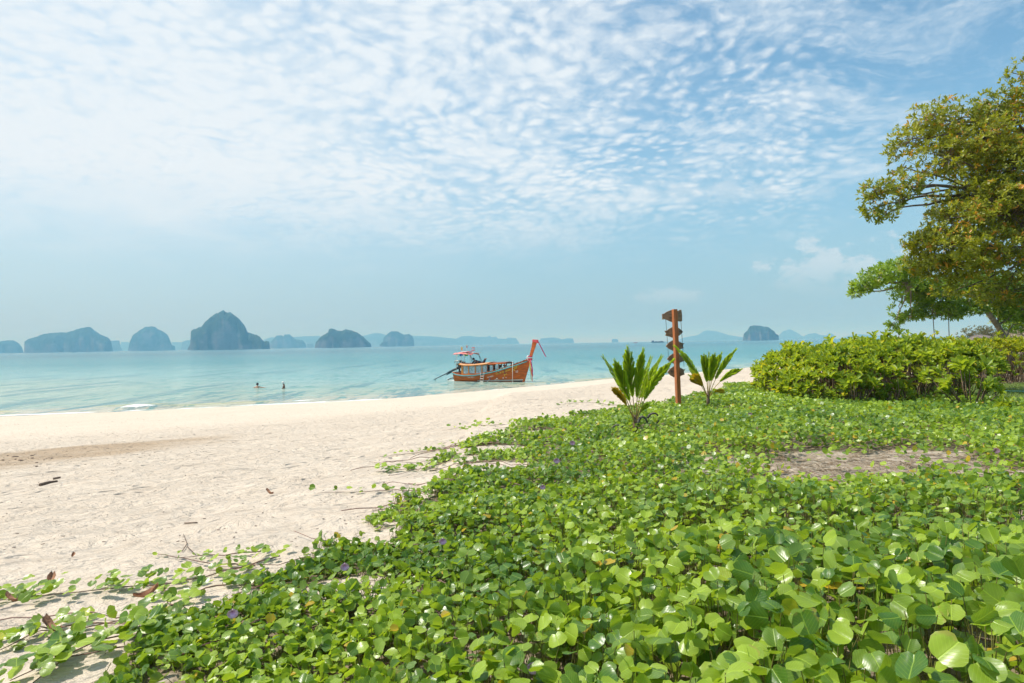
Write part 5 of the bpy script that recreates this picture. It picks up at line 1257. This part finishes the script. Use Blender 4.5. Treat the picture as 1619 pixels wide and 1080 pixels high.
# ------------------------------------------------------------------ things lying on the sand
def single(o, label, cat, group=None):
    o['label'] = label; o['category'] = cat
    if group: o['group'] = group
def stick(pix, r_, label, mk='stick'):
    w_ = [ground(*p) + Vector((0,0,.01)) for p in pix]; b_ = w_[0]
    o = MB().tube([p-b_ for p in w_], [r_, r_*.9, r_*.5][:len(w_)], 6).build('stick', M[mk], smooth=True); o.location = b_; single(o, label, 'stick', 'sticks lying on the beach')
stick([(64,768),(78,764),(91,762)], .024, 'dark driftwood stick lying on the left of the beach below the damp band')
stick([(84,758),(96,756)], .015, 'short dark twig just above the longer driftwood stick')
stick([(292,829),(312,828)], .006, 'thin grey twig on the bare sand above the vine edge')
stick([(288,874),(296,862),(290,846)], .0035, 'spindly dead twig standing up at the vine edge')
stick([(296,866),(302,872),(310,880)], .0035, 'second spindly twig lying beside the upright one')
def dead_leaf(px_, py_, s_, label, yaw_=0.0, mk='deadleaf'):
    p = ground(px_, py_, .004); tv, tf, tu = template(4, 5, 'obovate', .35, .9, int(px_)); me = mesh_np('dead_leaf', tv*np.array([s_*.55, s_, s_]), tf, tu)
    o = link('dead_leaf', me, M[mk]); o.location = p+Vector((0,0,.012)); o.rotation_euler = (.1, .2, yaw_); single(o, label, 'leaf', 'dead leaves on the sand')
dead_leaf(432, 784, .10, 'rusty red dead leaf alone on mid-beach sand', 1.2)
dead_leaf(75, 930, .10, 'curled brown dead leaf at the tip of the thick leafy runner', .4)
dead_leaf(212, 951, .13, 'large tan dead leaf lying between the two leafy runners', -1.3)
dead_leaf(30, 956, .09, 'dark red leaf by the left edge under the runner', 1.5)
dead_leaf(95, 1005, .12, 'brown curled leaf strip on sand in the lower left', 1.3)
dead_leaf(113, 885, .05, 'tiny pinkish leaf scrap on smooth sand', .3)
dead_leaf(972, 890, .06, 'rust-coloured leaf caught among the foreground vines', .3)
p = ground(651, 793); o = MB().blob((0,0,.03), (.055,.04,.035), 4, .3, 12, 8).build('coconut_husk', M['deadpalm'], smooth=True); o.location = p; single(o, 'dark brown coconut husk on the sand at the vine edge', 'husk')
mb = MB()                                  # strewn weed and shell bits: nobody could count them
for k_ in range(1500):
    if k_ < 350: u_ = rng.normal(0, 1); px_ = rng.uniform(0, 330); py_ = 722 - px_*.035 + rng.normal(0, 14)
    elif k_ < 700: px_ = rng.uniform(0, 900); py_ = 672-px_*.05+abs(rng.normal(0, 12))
    else: px_ = rng.uniform(-50, 1150); py_ = rng.uniform(625, 870)
    r_ = ray(px_, py_)
    if r_.z > -.03: continue
    p = ground(px_, py_)
    if veg(p.x, p.y) > .1 or shoreY(p.x)-p.y < .4: continue
    s_ = rng.uniform(.003, .009)*(1+p.y*.045); a = rng.uniform(0, 3.14); l_ = s_*rng.uniform(1, 3.0)
    mb.box((p.x, p.y, p.z+s_*.12), (l_, s_, s_*.35), Matrix.Rotation(a, 3, 'Z'))
mb.build('beach_debris', M['stick'], kind='stuff')
mb = MB()
for k_ in range(16):
    px_ = rng.normal(60, 32); py_ = 727+rng.normal(0, 5); p = ground(px_, py_); mb.blob((p.x, p.y, p.z+.01), (.03*rng.uniform(.6,1.6),.022,.010), k_, .4, 7, 4)
mb.build('seaweed', M['stick'], kind='stuff')

# ------------------------------------------------------------------ vessels far out
def ship(label, px0, px1, py_, D, parts):
    a = at(px0, py_, D); b_ = at(px1, py_, D); t = thing('cargo_barge' if 'barge' in label else 'fishing_boat', label, 'boat', ((a.x+b_.x)/2, D, 0)); L_ = (b_.x-a.x)
    h_ = L_*.5
    for nm, mk, x0, x1, z0, z1, dp in parts:
        u_ = L_*D*0+1; zz = D*K
        MB().prism([(x0*h_-(.03*L_ if nm == 'hull' else 0), z1*zz), (x0*h_, z0*zz), (x1*h_, z0*zz), (x1*h_+(.03*L_ if nm == 'hull' else 0), z1*zz)][::-1], -dp*zz, dp*zz).build(nm, M[mk], t)
ship('long dark cargo barge on the horizon left of the fish signpost', 1030, 1049, 539, 1900, [('hull','ship',-1,1,-.4,1.3,2.0),('wheelhouse','ship',-.95,-.6,1.31,3.4,1.2),('deck_cargo','ship',-.4,-.1,1.31,2.3,1.5),('deck_cargo','ship',.1,.35,1.31,2.2,1.5),('deck_cargo','ship',.5,.85,1.31,2.6,1.5)])
ship('small red fishing boat on the horizon above the left palm', 1002, 1008, 539.5, 1900, [('hull','shipr',-1,1,-.3,.9,1.0),('cabin','shipw',-.2,.4,.91,2.0,.7)])
ship('tiny dark boat at the foot of the long island', 115, 119, 556.5, 2600, [('hull','ship',-1,1,-.2,.8,.8),('cabin','ship',-.3,.4,.81,1.3,.5)])
ship('tiny boat below the dark steep island at the right', 1205, 1208, 538.5, 2400, [('hull','ship',-1,1,-.2,.7,.8),('cabin','shipw',-.3,.3,.71,1.2,.5)])
